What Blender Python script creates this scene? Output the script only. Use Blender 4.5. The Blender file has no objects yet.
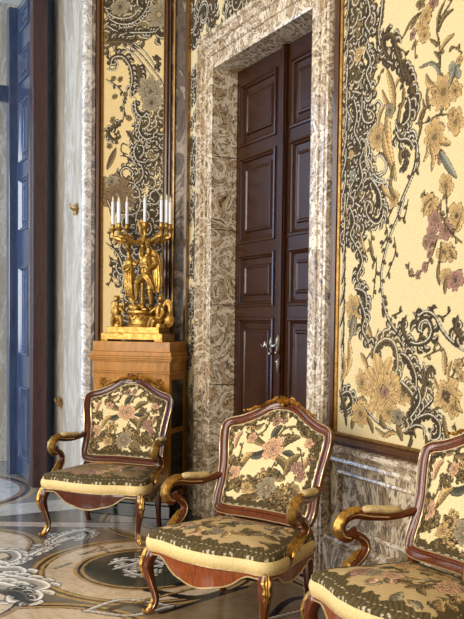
import bpy, bmesh, math, random, json
import numpy as np
from math import sin, cos, pi, radians, sqrt, atan, atan2, tan, hypot
from mathutils import Vector, Matrix

D = bpy.data
SC = bpy.context.scene
COL = SC.collection

# ------------------------------------------------------------------ camera
FPX = 840.0
PITCH = .045
cam_d = D.cameras.new('camera')
cam = D.objects.new('camera', cam_d)
COL.objects.link(cam)
cam_d.sensor_fit = 'AUTO'
cam_d.sensor_width = 36
cam_d.lens = FPX * 36 / 619
cam_d.shift_y = (12.0 + FPX * tan(PITCH)) / 619
cam_d.clip_start = .05
cam.location = (0, 0, 1.5)
cam.rotation_euler = (Matrix.Rotation(pi / 2 - PITCH, 3, 'X') @ Matrix.Rotation(.012, 3, 'Z')).to_euler()
SC.camera = cam

# ------------------------------------------------------------------ light
SC.view_settings.view_transform = 'Standard'
SC.view_settings.look = 'None'
SC.view_settings.gamma = 1
SC.view_settings.exposure = 0.08
W = D.worlds.new('room_light')
SC.world = W
W.use_nodes = True
bg = W.node_tree.nodes['Background']
bg.inputs[0].default_value = (.62, .60, .58, 1)
bg.inputs[1].default_value = .60

def area(name, loc, target, sx, sy, power, colr):
    l = D.lights.new(name, 'AREA')
    l.shape = 'RECTANGLE'
    l.size = sx
    l.size_y = sy
    l.energy = power
    l.color = colr
    o = D.objects.new(name, l)
    COL.objects.link(o)
    o.location = loc
    o.rotation_euler = (Vector(target) - Vector(loc)).to_track_quat('-Z', 'Y').to_euler()
    return o

# tall windows of the hall, along its left side, and cooler daylight of the next room
area('hall_window_light', (-4.6, 1.6, 2.7), (.6, 4.8, 1.3), 1.5, 3.4, 235, (1, .94, .84))
area('hall_window_light', (-3.4, -1.6, 2.8), (.3, 5.4, 1.4), 1.5, 3.4, 200, (1, .95, .86))
area('next_room_window_light', (-4.6, 7.6, 2.4), (-2.5, 9.2, 2.0), 1.4, 3.6, 200, (.36, .60, 1))
area('side_window_light', (-4.6, 5.2, 2.6), (-1.2, 6.6, 1.4), 1.2, 3.2, 55, (.86, .90, 1))

# ------------------------------------------------------------------ materials
def lin(c):
    return tuple((v / 12.92 if v <= .04045 else ((v + .055) / 1.055) ** 2.4) for v in (x / 255 for x in c))

def new_mat(name):
    m = D.materials.new(name)
    m.use_nodes = True
    nt = m.node_tree
    return m, nt, nt.nodes['Principled BSDF']

def link(nt, a, b):
    nt.links.new(a, b)

def ramp(nt, stops, src):
    r = nt.nodes.new('ShaderNodeValToRGB')
    e = r.color_ramp.elements
    while len(e) < len(stops):
        e.new(.5)
    for q, (p, c) in zip(e, stops):
        q.position = p
        q.color = (*lin(c), 1)
    link(nt, src, r.inputs[0])
    return r

def noise(nt, scale, detail=6, dist=0, vec=None, rough=.55):
    n = nt.nodes.new('ShaderNodeTexNoise')
    n.inputs['Scale'].default_value = scale
    n.inputs['Detail'].default_value = detail
    n.inputs['Distortion'].default_value = dist
    n.inputs['Roughness'].default_value = rough
    if vec is not None:
        link(nt, vec, n.inputs['Vector'])
    return n

def coords(nt, scale=(1, 1, 1), rot=(0, 0, 0)):
    t = nt.nodes.new('ShaderNodeTexCoord')
    mp = nt.nodes.new('ShaderNodeMapping')
    mp.inputs['Scale'].default_value = scale
    mp.inputs['Rotation'].default_value = rot
    link(nt, t.outputs['Object'], mp.inputs[0])
    return mp.outputs[0]

def bump(nt, b, src, strength=.2, dist=.01):
    n = nt.nodes.new('ShaderNodeBump')
    n.inputs['Strength'].default_value = strength
    n.inputs['Distance'].default_value = dist
    link(nt, src, n.inputs['Height'])
    link(nt, n.outputs[0], b.inputs['Normal'])

def marble(name, base, mid, dark, scale=5, rough=.22, veins=1.0, stretch=(1, 1, 1)):
    m, nt, b = new_mat(name)
    v = coords(nt, stretch)
    n1 = noise(nt, scale, 5, 2.2, v, .58)
    def mixc(a, c, t):
        return tuple(x + (y - x) * t for x, y in zip(a, c))
    w = veins
    r1 = ramp(nt, [(0, dark), (.33, mid), (.385, mixc(base, mid, .3)), (.415, mixc(base, dark, .9 * w)), (.435, base), (.49, mixc(base, (255, 255, 250), .35)), (.525, base), (.545, mixc(base, dark, w)), (.56, mixc(base, mid, .4)), (.60, mixc(base, mid, .5)), (.64, mid), (.665, mixc(mid, dark, w)), (.69, base), (1, mid)], n1.outputs['Fac'])
    n2 = noise(nt, scale * 2.6, 6, 3.0, v, .62)
    r2 = ramp(nt, [(0, (60, 42, 30)), (.40, (96, 74, 58)), (.455, (255, 255, 255)), (.56, (255, 255, 255)), (.60, (170, 145, 122)), (.64, (255, 255, 255))], n2.outputs['Fac'])
    mx = nt.nodes.new('ShaderNodeMixRGB')
    mx.blend_type = 'MULTIPLY'
    mx.inputs[0].default_value = .62 * w
    link(nt, r1.outputs[0], mx.inputs[1])
    link(nt, r2.outputs[0], mx.inputs[2])
    link(nt, mx.outputs[0], b.inputs['Base Color'])
    b.inputs['Roughness'].default_value = rough
    return m

def plain(name, c, rough=.5, metal=0, nscale=None, c2=None, bmp=0, coat=0, stretch=(1, 1, 1)):
    m, nt, b = new_mat(name)
    b.inputs['Roughness'].default_value = rough
    b.inputs['Metallic'].default_value = metal
    b.inputs['Coat Weight'].default_value = coat
    b.inputs['Coat Roughness'].default_value = .08
    v = coords(nt, stretch)
    n = noise(nt, nscale or 20, 6, .6, v)
    r = ramp(nt, [(.3, c), (.7, c2 or tuple(int(x * .88) for x in c))], n.outputs['Fac'])
    link(nt, r.outputs[0], b.inputs['Base Color'])
    if bmp:
        bump(nt, b, n.outputs['Fac'], bmp, .004)
    return m

def wood(name, c, c2, rough=.25, coat=.4, stretch=(14, 14, 1.2), ns=4):
    m, nt, b = new_mat(name)
    v = coords(nt, stretch)
    n = noise(nt, ns, 8, 1.2, v, .6)
    r = ramp(nt, [(.28, c2), (.5, c), (.72, tuple(min(255, int(x * 1.15)) for x in c))], n.outputs['Fac'])
    link(nt, r.outputs[0], b.inputs['Base Color'])
    b.inputs['Roughness'].default_value = rough
    b.inputs['Coat Weight'].default_value = coat
    b.inputs['Coat Roughness'].default_value = .1
    b.inputs['Specular IOR Level'].default_value = .28
    bump(nt, b, n.outputs['Fac'], .06, .003)
    return m

def cloth(name, rough=.75, sheen=.2, weave=.25, wscale=900):
    m, nt, b = new_mat(name)
    a = nt.nodes.new('ShaderNodeAttribute')
    a.attribute_name = 'Col'
    v = coords(nt)
    n = noise(nt, wscale / 6, 3, 0, v)
    r = ramp(nt, [(.25, (215, 212, 205)), (.75, (255, 255, 255))], n.outputs['Fac'])
    mx = nt.nodes.new('ShaderNodeMixRGB')
    mx.blend_type = 'MULTIPLY'
    mx.inputs[0].default_value = .8
    link(nt, a.outputs['Color'], mx.inputs[1])
    link(nt, r.outputs[0], mx.inputs[2])
    link(nt, mx.outputs[0], b.inputs['Base Color'])
    b.inputs['Roughness'].default_value = rough
    b.inputs['Sheen Weight'].default_value = sheen
    b.inputs['Specular IOR Level'].default_value = .2
    bump(nt, b, n.outputs['Fac'], weave, .002)
    return m

M = dict(
    casing=marble('cream_veined_marble', (214, 195, 165), (166, 138, 106), (54, 36, 24), 4.6, .2),
    pilaster=marble('brown_marble', (104, 84, 64), (68, 52, 40), (24, 18, 14), 3.2, .5, .9, (1, 1, .6)),
    dado=marble('dado_marble', (200, 178, 142), (112, 86, 58), (44, 30, 20), 4.2, .42, 1, (1, 1, .5)),
    edge=marble('grey_marble', (222, 220, 218), (176, 170, 166), (104, 92, 88), 5, .2, .6),
    reveal=marble('pale_marble', (196, 188, 172), (182, 172, 154), (160, 148, 130), 2.4, .3, .3, (1, 1, .35)),
    pedmarble=plain('green_black_marble', (22, 28, 28), .14, 0, 14, (8, 10, 11)),
    door=wood('mahogany', (52, 25, 10), (24, 11, 4), .24, .05),
    daylit_door=wood('walnut_daylight_blue', (58, 72, 100), (32, 40, 62), .2, .7),  # walnut shifted to blue, the cool daylight on it mixed into its colour
    doorpost=wood('brown_walnut', (66, 46, 46), (42, 30, 32), .35, .3),
    chair=wood('carved_walnut', (98, 46, 15), (50, 20, 6), .2, .25, (9, 9, 3), 5),
    veneer=wood('veneer', (132, 64, 22), (70, 30, 9), .24, .3, (26, 26, 3), 4),
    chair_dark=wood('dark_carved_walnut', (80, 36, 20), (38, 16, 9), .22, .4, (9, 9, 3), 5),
    frame=wood('panel_frame_brown', (84, 52, 28), (44, 27, 14), .3, .2),
    gold=plain('gilt_bronze', (206, 164, 86), .38, .8, 40, (134, 96, 38), .3),
    gilt=plain('gilded_wood', (204, 160, 82), .36, .8, 60, (126, 88, 36), .25),
    bead=plain('gilt_bead', (176, 136, 74), .4, .7, 40, (120, 84, 40)),
    pale=plain('pale_gilt_and_glint', (226, 204, 160), .3, .6, 50, (190, 160, 110)),  # pale gilt; the chair beads also imitate specular lines on the wood edges
    goldwood=wood('satinwood', (172, 116, 42), (130, 84, 26), .3, .1, (6, 6, 1.5), 3),
    blackpanel=plain('dark_inlay', (28, 20, 14), .25, 0, 20, (14, 10, 8)),
    cream=plain('cream_silk', (232, 206, 146), .55, 0, 90, (212, 184, 122), .1),
    candle=plain('white_wax', (232, 232, 236), .4, 0, 10, (220, 220, 226)),
    wire=plain('pale_wick_tip', (236, 226, 190), .3, 0, 10, (230, 215, 170)),
    steel=plain('silver_handle', (205, 200, 190), .25, 1, 30, (150, 140, 120)),
    ceiling=plain('ceiling_plaster', (225, 215, 195), .8, 0, 3, (215, 205, 185)),
    fabric=cloth('embroidered_silk', .7, 0, .12),
    tapestry=cloth('tapestry', .85, 0, .3),
    floor=None)
_m, _nt, _b = new_mat('floor_marble')
_a = _nt.nodes.new('ShaderNodeAttribute')
_a.attribute_name = 'Col'
_v = coords(_nt, (1, 1, 1))
_n = noise(_nt, 5, 9, 1.8, _v, .65)
_r = ramp(_nt, [(.25, (150, 142, 132)), (.5, (255, 255, 255)), (.58, (205, 198, 190)), (.75, (255, 255, 255))], _n.outputs['Fac'])
_x = _nt.nodes.new('ShaderNodeMixRGB')
_x.blend_type = 'MULTIPLY'
_x.inputs[0].default_value = .6
link(_nt, _a.outputs['Color'], _x.inputs[1])
link(_nt, _r.outputs[0], _x.inputs[2])
link(_nt, _x.outputs[0], _b.inputs['Base Color'])
_b.inputs['Roughness'].default_value = .16
M['floor'] = _m
M['floor_edge'] = marble('floor_grey_marble', (128, 122, 112), (100, 95, 88), (70, 66, 62), 3, .16, .4)

# ------------------------------------------------------------------ object helpers
def empty(name, label=None, cat=None, loc=(0, 0, 0), rz=0, group=None):
    o = D.objects.new(name, None)
    COL.objects.link(o)
    o.location = loc
    o.rotation_euler = (0, 0, rz)
    o.empty_display_size = .1
    if label:
        o['label'] = label
    if cat:
        o['category'] = cat
    if group:
        o['group'] = group
    return o

class MB:
    """collects verts and faces of one mesh"""
    def __init__(s):
        s.v = []
        s.f = []
        s.c = None
    def add(s, vs, fs):
        k = len(s.v)
        s.v += [tuple(p) for p in vs]
        s.f += [tuple(i + k for i in f) for f in fs]
        return s
    def box(s, a, b):
        (x0, y0, z0), (x1, y1, z1) = [min(p, q) for p, q in zip(a, b)], [max(p, q) for p, q in zip(a, b)]
        return s.add([(x0, y0, z0), (x1, y0, z0), (x1, y1, z0), (x0, y1, z0), (x0, y0, z1), (x1, y0, z1), (x1, y1, z1), (x0, y1, z1)],
                     [(0, 3, 2, 1), (4, 5, 6, 7), (0, 1, 5, 4), (1, 2, 6, 5), (2, 3, 7, 6), (3, 0, 4, 7)])
    def rings(s, rings, closed=False, cap=True):
        n = len(rings[0])
        vs = [p for r in rings for p in r]
        fs = []
        m = len(rings)
        for i in range(m if closed else m - 1):
            a, b = i * n, ((i + 1) % m) * n
            for j in range(n):
                k = (j + 1) % n
                fs.append((a + j, a + k, b + k, b + j))
        if cap and not closed:
            fs.append(tuple(range(n))[::-1])
            fs.append(tuple(range((m - 1) * n, m * n)))
        return s.add(vs, fs)
    def ball(s, c, r, n=12, m=8):
        r = (r, r, r) if not hasattr(r, '__len__') else r
        rg = [[(c[0] + r[0] * sin(pi * i / m) * cos(2 * pi * j / n), c[1] + r[1] * sin(pi * i / m) * sin(2 * pi * j / n), c[2] - r[2] * cos(pi * i / m)) for j in range(n)] for i in range(1, m)]
        return s.rings(rg)
    def lathe(s, prof, c=(0, 0, 0), n=24):
        return s.rings([[(c[0] + r * cos(2 * pi * j / n), c[1] + r * sin(2 * pi * j / n), c[2] + z) for j in range(n)] for r, z in prof])
    def build(s, name, mat, parent=None, smooth=True, bevel=0):
        me = D.meshes.new(name)
        me.from_pydata(s.v, [], s.f)
        bm = bmesh.new()
        bm.from_mesh(me)
        bmesh.ops.recalc_face_normals(bm, faces=bm.faces)
        bm.to_mesh(me)
        bm.free()
        me.materials.append(mat)
        o = D.objects.new(name, me)
        COL.objects.link(o)
        if smooth:
            me.polygons.foreach_set('use_smooth', [True] * len(me.polygons))
            me.set_sharp_from_angle(angle=radians(42))
        if bevel:
            b = o.modifiers.new('bevel', 'BEVEL')
            b.width = bevel
            b.segments = 2
            b.limit_method = 'ANGLE'
        if parent is not None:
            o.parent = parent
        return o

def spline(pts, n=8, closed=False):
    """Catmull-Rom through points of any dimension"""
    P = [np.array(p, float) for p in pts]
    m = len(P)
    out = []
    if m == 2 and not closed:
        return [P[0] + (P[1] - P[0]) * i / n for i in range(n + 1)]
    rng = m if closed else m - 1
    for i in range(rng):
        if closed:
            a, b, c, d = P[i - 1], P[i], P[(i + 1) % m], P[(i + 2) % m]
        else:
            b, c = P[i], P[i + 1]
            a = P[i - 1] if i else 2 * b - c
            d = P[i + 2] if i + 2 < m else 2 * c - b
        for k in range(n):
            t = k / n
            out.append(.5 * (2 * b + (c - a) * t + (2 * a - 5 * b + 4 * c - d) * t * t + (3 * b - a - 3 * c + d) * t ** 3))
    if not closed:
        out.append(P[-1])
    return out

def sweep(mb, pts, rad, seg=10, n=6, closed=False, up=(0, 0, 1), square=0, ends=True):
    """tube along a spline; rad = per-point (a, b): half width sideways / along the 'up' side"""
    pts = [tuple(p) for p in pts]
    rad = [(r, r) if not hasattr(r, '__len__') else r for r in (rad if hasattr(rad, '__len__') and len(rad) == len(pts) else [rad] * len(pts))]
    S = spline([p + tuple(r) for p, r in zip(pts, rad)], n, closed)
    C = [s[:3] for s in S]
    Rr = [np.maximum(s[3:], .0004) for s in S]
    m = len(C)
    rings = []
    up = np.array(up, float)
    prev = None
    for i in range(m):
        t = (C[(i + 1) % m] - C[i - 1]) if closed else (C[min(i + 1, m - 1)] - C[max(i - 1, 0)])
        t = t / (np.linalg.norm(t) + 1e-9)
        ref = up if prev is None else prev
        sd = np.cross(t, up)
        if np.linalg.norm(sd) < .15 and prev is not None:
            sd = prev - t * (prev @ t)
        elif np.linalg.norm(sd) < .15:
            sd = np.cross(t, (1, 0, 0))
        sd = sd / (np.linalg.norm(sd) + 1e-9)
        if prev is not None and sd @ prev < 0:
            sd = -sd
        prev = sd
        nn = np.cross(sd, t)
        ring = []
        for j in range(seg):
            a = 2 * pi * (j + .5) / seg
            ca, sa = cos(a), sin(a)
            if square:
                q = (abs(ca) ** 4 + abs(sa) ** 4) ** -.25
                ca, sa = ca * (1 + (q - 1) * square), sa * (1 + (q - 1) * square)
            ring.append(C[i] + sd * ca * Rr[i][0] + nn * sa * Rr[i][1])
        rings.append(ring)
    mb.rings(rings, closed, ends)
    return mb

def leaf3(mb, pts, widths, normal, thick=.004, n=6, lobes=5, depth=.35, ridge=.006):
    """acanthus leaf lying along a path, facing 'normal': serrated edge, raised rib"""
    S = spline([tuple(p) + (w,) for p, w in zip(pts, widths)], n)
    C = [s[:3] for s in S]
    m = len(C)
    nr = np.array(normal, float)
    top = []
    for i in range(m):
        t = C[min(i + 1, m - 1)] - C[max(i - 1, 0)]
        t = t / (np.linalg.norm(t) + 1e-9)
        sd = np.cross(t, nr)
        sd = sd / (np.linalg.norm(sd) + 1e-9)
        up = np.cross(sd, t)
        w = S[i][3] * (1 - depth * abs(cos(pi * lobes * i / (m - 1))))
        row = [C[i] + sd * w * q + up * (thick + ridge * h) for q, h in ((-1, -.6), (-.6, .5), (-.3, .1), (0, 1), (.3, .1), (.6, .5), (1, -.6))]
        row += [C[i] + sd * w * .6 - up * thick, C[i] - sd * w * .6 - up * thick]
        top.append(row)
    mb.rings(top)
    return mb

def structure(o):
    o['kind'] = 'structure'
    return o

# ------------------------------------------------------------------ pattern painter (woven / inlaid surface pattern as mesh colours)
PAL = dict(d=(88, 72, 48), o=(122, 102, 66), t=(178, 148, 100), p=(150, 114, 98), b=(132, 130, 114), g=(136, 124, 100), n=(112, 90, 64), w=(236, 230, 214),
           k=(42, 32, 22), c=(228, 204, 152), r=(190, 150, 118), q=(124, 104, 70), s=(82, 80, 66), G=(176, 142, 88), K=(34, 34, 36), W=(210, 204, 192), E=(52, 60, 54), C=(196, 178, 154))
PALN = {k: np.array(v, float) for k, v in PAL.items()}

class Canvas:
    def __init__(s, x0, y0, x1, y1, res, ground, line=.0028, seed=1, wl=(232, 226, 208)):
        s.x0, s.y0, s.res = x0, y0, res
        s.nx, s.ny = int(round((x1 - x0) / res)) + 1, int(round((y1 - y0) / res)) + 1
        s.X = x0 + np.arange(s.nx) * res
        s.Y = y0 + np.arange(s.ny) * res
        s.col = np.empty((s.ny, s.nx, 3))
        s.col[:] = np.array(ground, float)
        s.h = np.zeros((s.ny, s.nx))
        s.line = line
        s.wl = np.array(wl, float)
        s.ink = PALN['k']
        s.R = random.Random(seed)
    def crop(s, a, b, c, d):
        i0, i1 = max(0, int((a - s.x0) / s.res)), min(s.nx, int((c - s.x0) / s.res) + 2)
        j0, j1 = max(0, int((b - s.y0) / s.res)), min(s.ny, int((d - s.y0) / s.res) + 2)
        if i0 >= i1 or j0 >= j1:
            return None
        gx, gy = np.meshgrid(s.X[i0:i1], s.Y[j0:j1])
        return gx, gy, (slice(j0, j1), slice(i0, i1))
    def near(s, pts, wid):
        P = np.array(pts)
        m = wid.max() + s.line * 2 + s.res
        cr = s.crop(P[:, 0].min() - m, P[:, 1].min() - m, P[:, 0].max() + m, P[:, 1].max() + m)
        if cr is None:
            return None
        gx, gy, sl = cr
        best = np.full(gx.shape, 1e9)
        u = np.zeros(gx.shape)
        v = np.zeros(gx.shape)
        hw = np.zeros(gx.shape)
        L = 0.0
        for i in range(len(P) - 1):
            a, b = P[i], P[i + 1]
            d = b - a
            q = d @ d + 1e-12
            t = np.clip(((gx - a[0]) * d[0] + (gy - a[1]) * d[1]) / q, 0, 1)
            ex, ey = gx - a[0] - t * d[0], gy - a[1] - t * d[1]
            w = wid[i] + (wid[i + 1] - wid[i]) * t
            ds = np.hypot(ex, ey)
            sd = ds - w
            k = sd < best
            best[k] = sd[k]
            ln = sqrt(q)
            u[k] = (L + t * ln)[k]
            sg = np.sign(d[0] * ey - d[1] * ex)
            v[k] = (sg * ds)[k]
            hw[k] = w[k]
            L += ln
        return best, u, v / np.maximum(hw, 1e-4), hw, sl, L
    def shape(s, pts, wid, c, hl=0, rib=0, raise_=.002):
        r = s.near(pts, wid)
        if r is None:
            return
        best, u, v, hw, sl, L = r
        col, h = s.col[sl], s.h[sl]
        e = s.line
        ring = (best >= 0) & (best < e)
        col[ring] = s.ink
        ins = best < 0
        base = PALN[c] if isinstance(c, str) else np.array(c, float)
        k = np.ones(best.shape)
        if rib:
            k = 1 + .14 * np.sin(2 * pi * (u / rib - abs(v) * .8)) - .30 * (abs(v) < .10) + .34 * v
        fill = base[None, None, :] * k[..., None]
        col[ins] = np.clip(fill[ins], 0, 255)
        wm = max(e * .5, s.res * .55)
        if hl == 1:
            q = ins & (abs((v - .45) * hw) < wm)
            col[q] = s.wl
        elif hl == 2:
            q = ins & ((abs((v - .55) * hw) < wm) | ((abs((v + .55) * hw) < wm) & (hw > wm * 4.5)))
            col[q] = s.wl
        h[ins] = raise_
    def stroke(s, pts, w0, w1, c, hl=0, taper=True, rib=None):
        P = spline(pts, 6)
        n = len(P)
        t = np.linspace(0, 1, n)
        w = (w0 + (w1 - w0) * t) * .5
        if taper:
            w = w * np.minimum(1, .25 + np.minimum(t, 1 - t) * 6)
        s.shape(P, w, c, hl, rib if rib is not None else max(w0, w1) * 1.1)
        return P
    def leaf(s, a, b, w, c, bend=None, hl=0):
        a, b = np.array(a, float), np.array(b, float)
        d = b - a
        nrm = np.array([-d[1], d[0]])
        k = s.R.uniform(-.2, .2) if bend is None else bend
        P = spline([a, a + d * .5 + nrm * k, b], 5)
        t = np.linspace(0, 1, len(P))
        s.shape(P, w * .55 * np.sin(pi * np.clip(t * .92 + .05, 0, 1)) ** .75, c, hl, w * .5)
    def flower(s, c, r, n, colr, cc, flat=1):
        cr = s.crop(c[0] - r * 1.2, c[1] - r * 1.2, c[0] + r * 1.2, c[1] + r * 1.2)
        if cr is None:
            return
        gx, gy, sl = cr
        ph = s.R.uniform(0, 6)
        dx, dy = gx - c[0], (gy - c[1]) / flat
        rr, th = np.hypot(dx, dy), np.arctan2(dy, dx)
        col, h = s.col[sl], s.h[sl]
        base = PALN[colr]
        layers = 3 if r > .03 else 2 if r > .015 else 1
        for i in range(layers):
            f = (1, .68, .42)[i]
            p2 = ph + i * 1.3 + s.R.uniform(0, 1)
            cosn = np.abs(np.cos(n * th / 2 + p2))
            R = r * f * (.66 + .34 * cosn ** .55) * (1 + .13 * np.sin(2 * th + p2) + .05 * np.sin(9 * th + ph) + .03 * np.sin(17 * th))
            sd = rr - R
            ln = s.line * (1 if i == 0 else .55)
            ink = s.ink if i == 0 else base * .55
            col[(sd >= 0) & (sd < ln)] = ink
            ins = sd < 0
            q = rr / np.maximum(R, 1e-5)
            k = (.80 + .34 * q) * (1 + .10 * np.sin(th * 23 + 4 * q)) * (1 - .25 * (cosn < .25))
            if i == 0:
                h[ins] = .002
            col[ins] = np.clip(base * (1.04 - .06 * i) * k[..., None], 0, 255)[ins]
        ce = rr < r * .17
        col[ce] = PALN[cc]
        col[(rr >= r * .17) & (rr < r * .17 + s.line * .6)] = base * .5
    def twig(s, pts, w0, w1, c, hl=0):
        P = s.stroke(pts, w0, w1, c, hl)
        L = 0
        nxt = s.R.uniform(.01, .03)
        sd = 1
        ll = max(.014, s.line * 7)
        for i in range(1, len(P)):
            d = P[i] - P[i - 1]
            q = np.linalg.norm(d)
            L += q
            if L > nxt and q > 1e-6:
                nxt = L + ll * s.R.uniform(1.4, 2.4)
                sd = -sd
                t = d / q
                nn = np.array([-t[1], t[0]]) * sd
                off = P[i] + nn * w0 * .4
                s.leaf(off, off + (nn * .8 + t * .6) * ll * s.R.uniform(.8, 1.3), ll * .6, c)
    def acan(s, pts, w0, w1, c, hl=1):
        P = spline(pts, 6)
        n = len(P)
        side = s.R.choice((-1, 1))
        cum = 0
        tot = sum(np.linalg.norm(P[i] - P[i - 1]) for i in range(1, n))
        step = max(w0, w1) * 1.5
        nxt = step * .6
        for i in range(1, n):
            d = P[i] - P[i - 1]
            q = np.linalg.norm(d)
            cum += q
            if cum > nxt and q > 1e-6:
                nxt += step
                f = cum / tot
                w = w0 + (w1 - w0) * f
                t = d / q
                turn = side
                if i < n - 1:
                    e = P[i + 1] - P[i]
                    cz = t[0] * e[1] - t[1] * e[0]
                    turn = -1 if cz > 0 else 1
                nn = np.array([-t[1], t[0]]) * turn
                for sg, ln_ in ((1, 1.75), (-1, .9)):
                    a = P[i] + nn * sg * w * .1
                    s.leaf(a, a + (nn * sg * .75 + t * .9) * w * ln_, w * 1.15 * (1 if sg > 0 else .7), c, .35 * sg * turn, 1 if (sg > 0 and w > .016) else 0)
        s.stroke(pts, w0, w1, c, hl)
    def scroll(s, c, r, c_, w=None, a0=None, turns=1.15, hand=None, hl=1):
        a0 = s.R.uniform(0, 6.28) if a0 is None else a0
        hand = s.R.choice((-1, 1)) if hand is None else hand
        n = 9
        pts = []
        for i in range(n):
            t = i / (n - 1)
            rr = r * (1 - .72 * t)
            a = a0 + hand * turns * 2 * pi * t
            pts.append((c[0] + rr * cos(a), c[1] + rr * sin(a)))
        w = w or r * .42
        s.acan(pts, w, w * .75, c_, hl)
        s.flower(pts[-1], w * .55, 5, c_, 'k')
    def run(s, items):
        for it in items:
            k = it[0]
            if k in 'SAT':
                p = [(x / 1000, y / 1000) for x, y in it[1]]
                f = {'S': s.stroke, 'A': s.acan, 'T': s.twig}[k]
                f(p, it[2] / 1000, it[3] / 1000, it[4], it[5])
            elif k == 'L':
                s.leaf((it[1][0] / 1000, it[1][1] / 1000), (it[2][0] / 1000, it[2][1] / 1000), it[3] / 1000, it[4])
            else:
                s.flower((it[1][0] / 1000, it[1][1] / 1000), it[2] / 1000, it[3], it[4], it[5])
    def fill_scrolls(s, x0, y0, x1, y1, n, r0, r1, cols='d'):
        for _ in range(n):
            s.scroll((s.R.uniform(x0, x1), s.R.uniform(y0, y1)), s.R.uniform(r0, r1), s.R.choice(cols), hl=s.R.choice((0, 1, 1, 2)))
    def lincol(s):
        c = np.clip(s.col / 255, 0, 1)
        return np.where(c <= .04045, c / 12.92, ((c + .055) / 1.055) ** 2.4)
    def sample(s, x, y):
        i = np.clip(((np.asarray(x) - s.x0) / s.res).round().astype(int), 0, s.nx - 1)
        j = np.clip(((np.asarray(y) - s.y0) / s.res).round().astype(int), 0, s.ny - 1)
        return i, j

def grid_mesh(name, V, nx, ny, colors, mat, parent=None, extra=None):
    """regular grid; V (ny*nx,3); colors (ny*nx,3) linear"""
    idx = np.arange(nx * ny).reshape(ny, nx)
    F = np.stack([idx[:-1, :-1], idx[:-1, 1:], idx[1:, 1:], idx[1:, :-1]], -1).reshape(-1, 4)
    me = D.meshes.new(name)
    me.vertices.add(len(V))
    me.vertices.foreach_set('co', np.ascontiguousarray(V, dtype=np.float32).ravel())
    me.loops.add(F.size)
    me.loops.foreach_set('vertex_index', F.ravel().astype(np.int32))
    me.polygons.add(len(F))
    me.polygons.foreach_set('loop_start', np.arange(0, F.size, 4, dtype=np.int32))
    me.polygons.foreach_set('use_smooth', [True] * len(F))
    me.update(calc_edges=True)
    setcol(me, colors)
    me.materials.append(mat)
    o = D.objects.new(name, me)
    COL.objects.link(o)
    if parent is not None:
        o.parent = parent
    return o

def setcol(me, colors):
    a = me.color_attributes.new('Col', 'FLOAT_COLOR', 'POINT')
    c = np.ones((len(colors), 4), dtype=np.float32)
    c[:, :3] = colors
    a.data.foreach_set('color', c.ravel())

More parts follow.
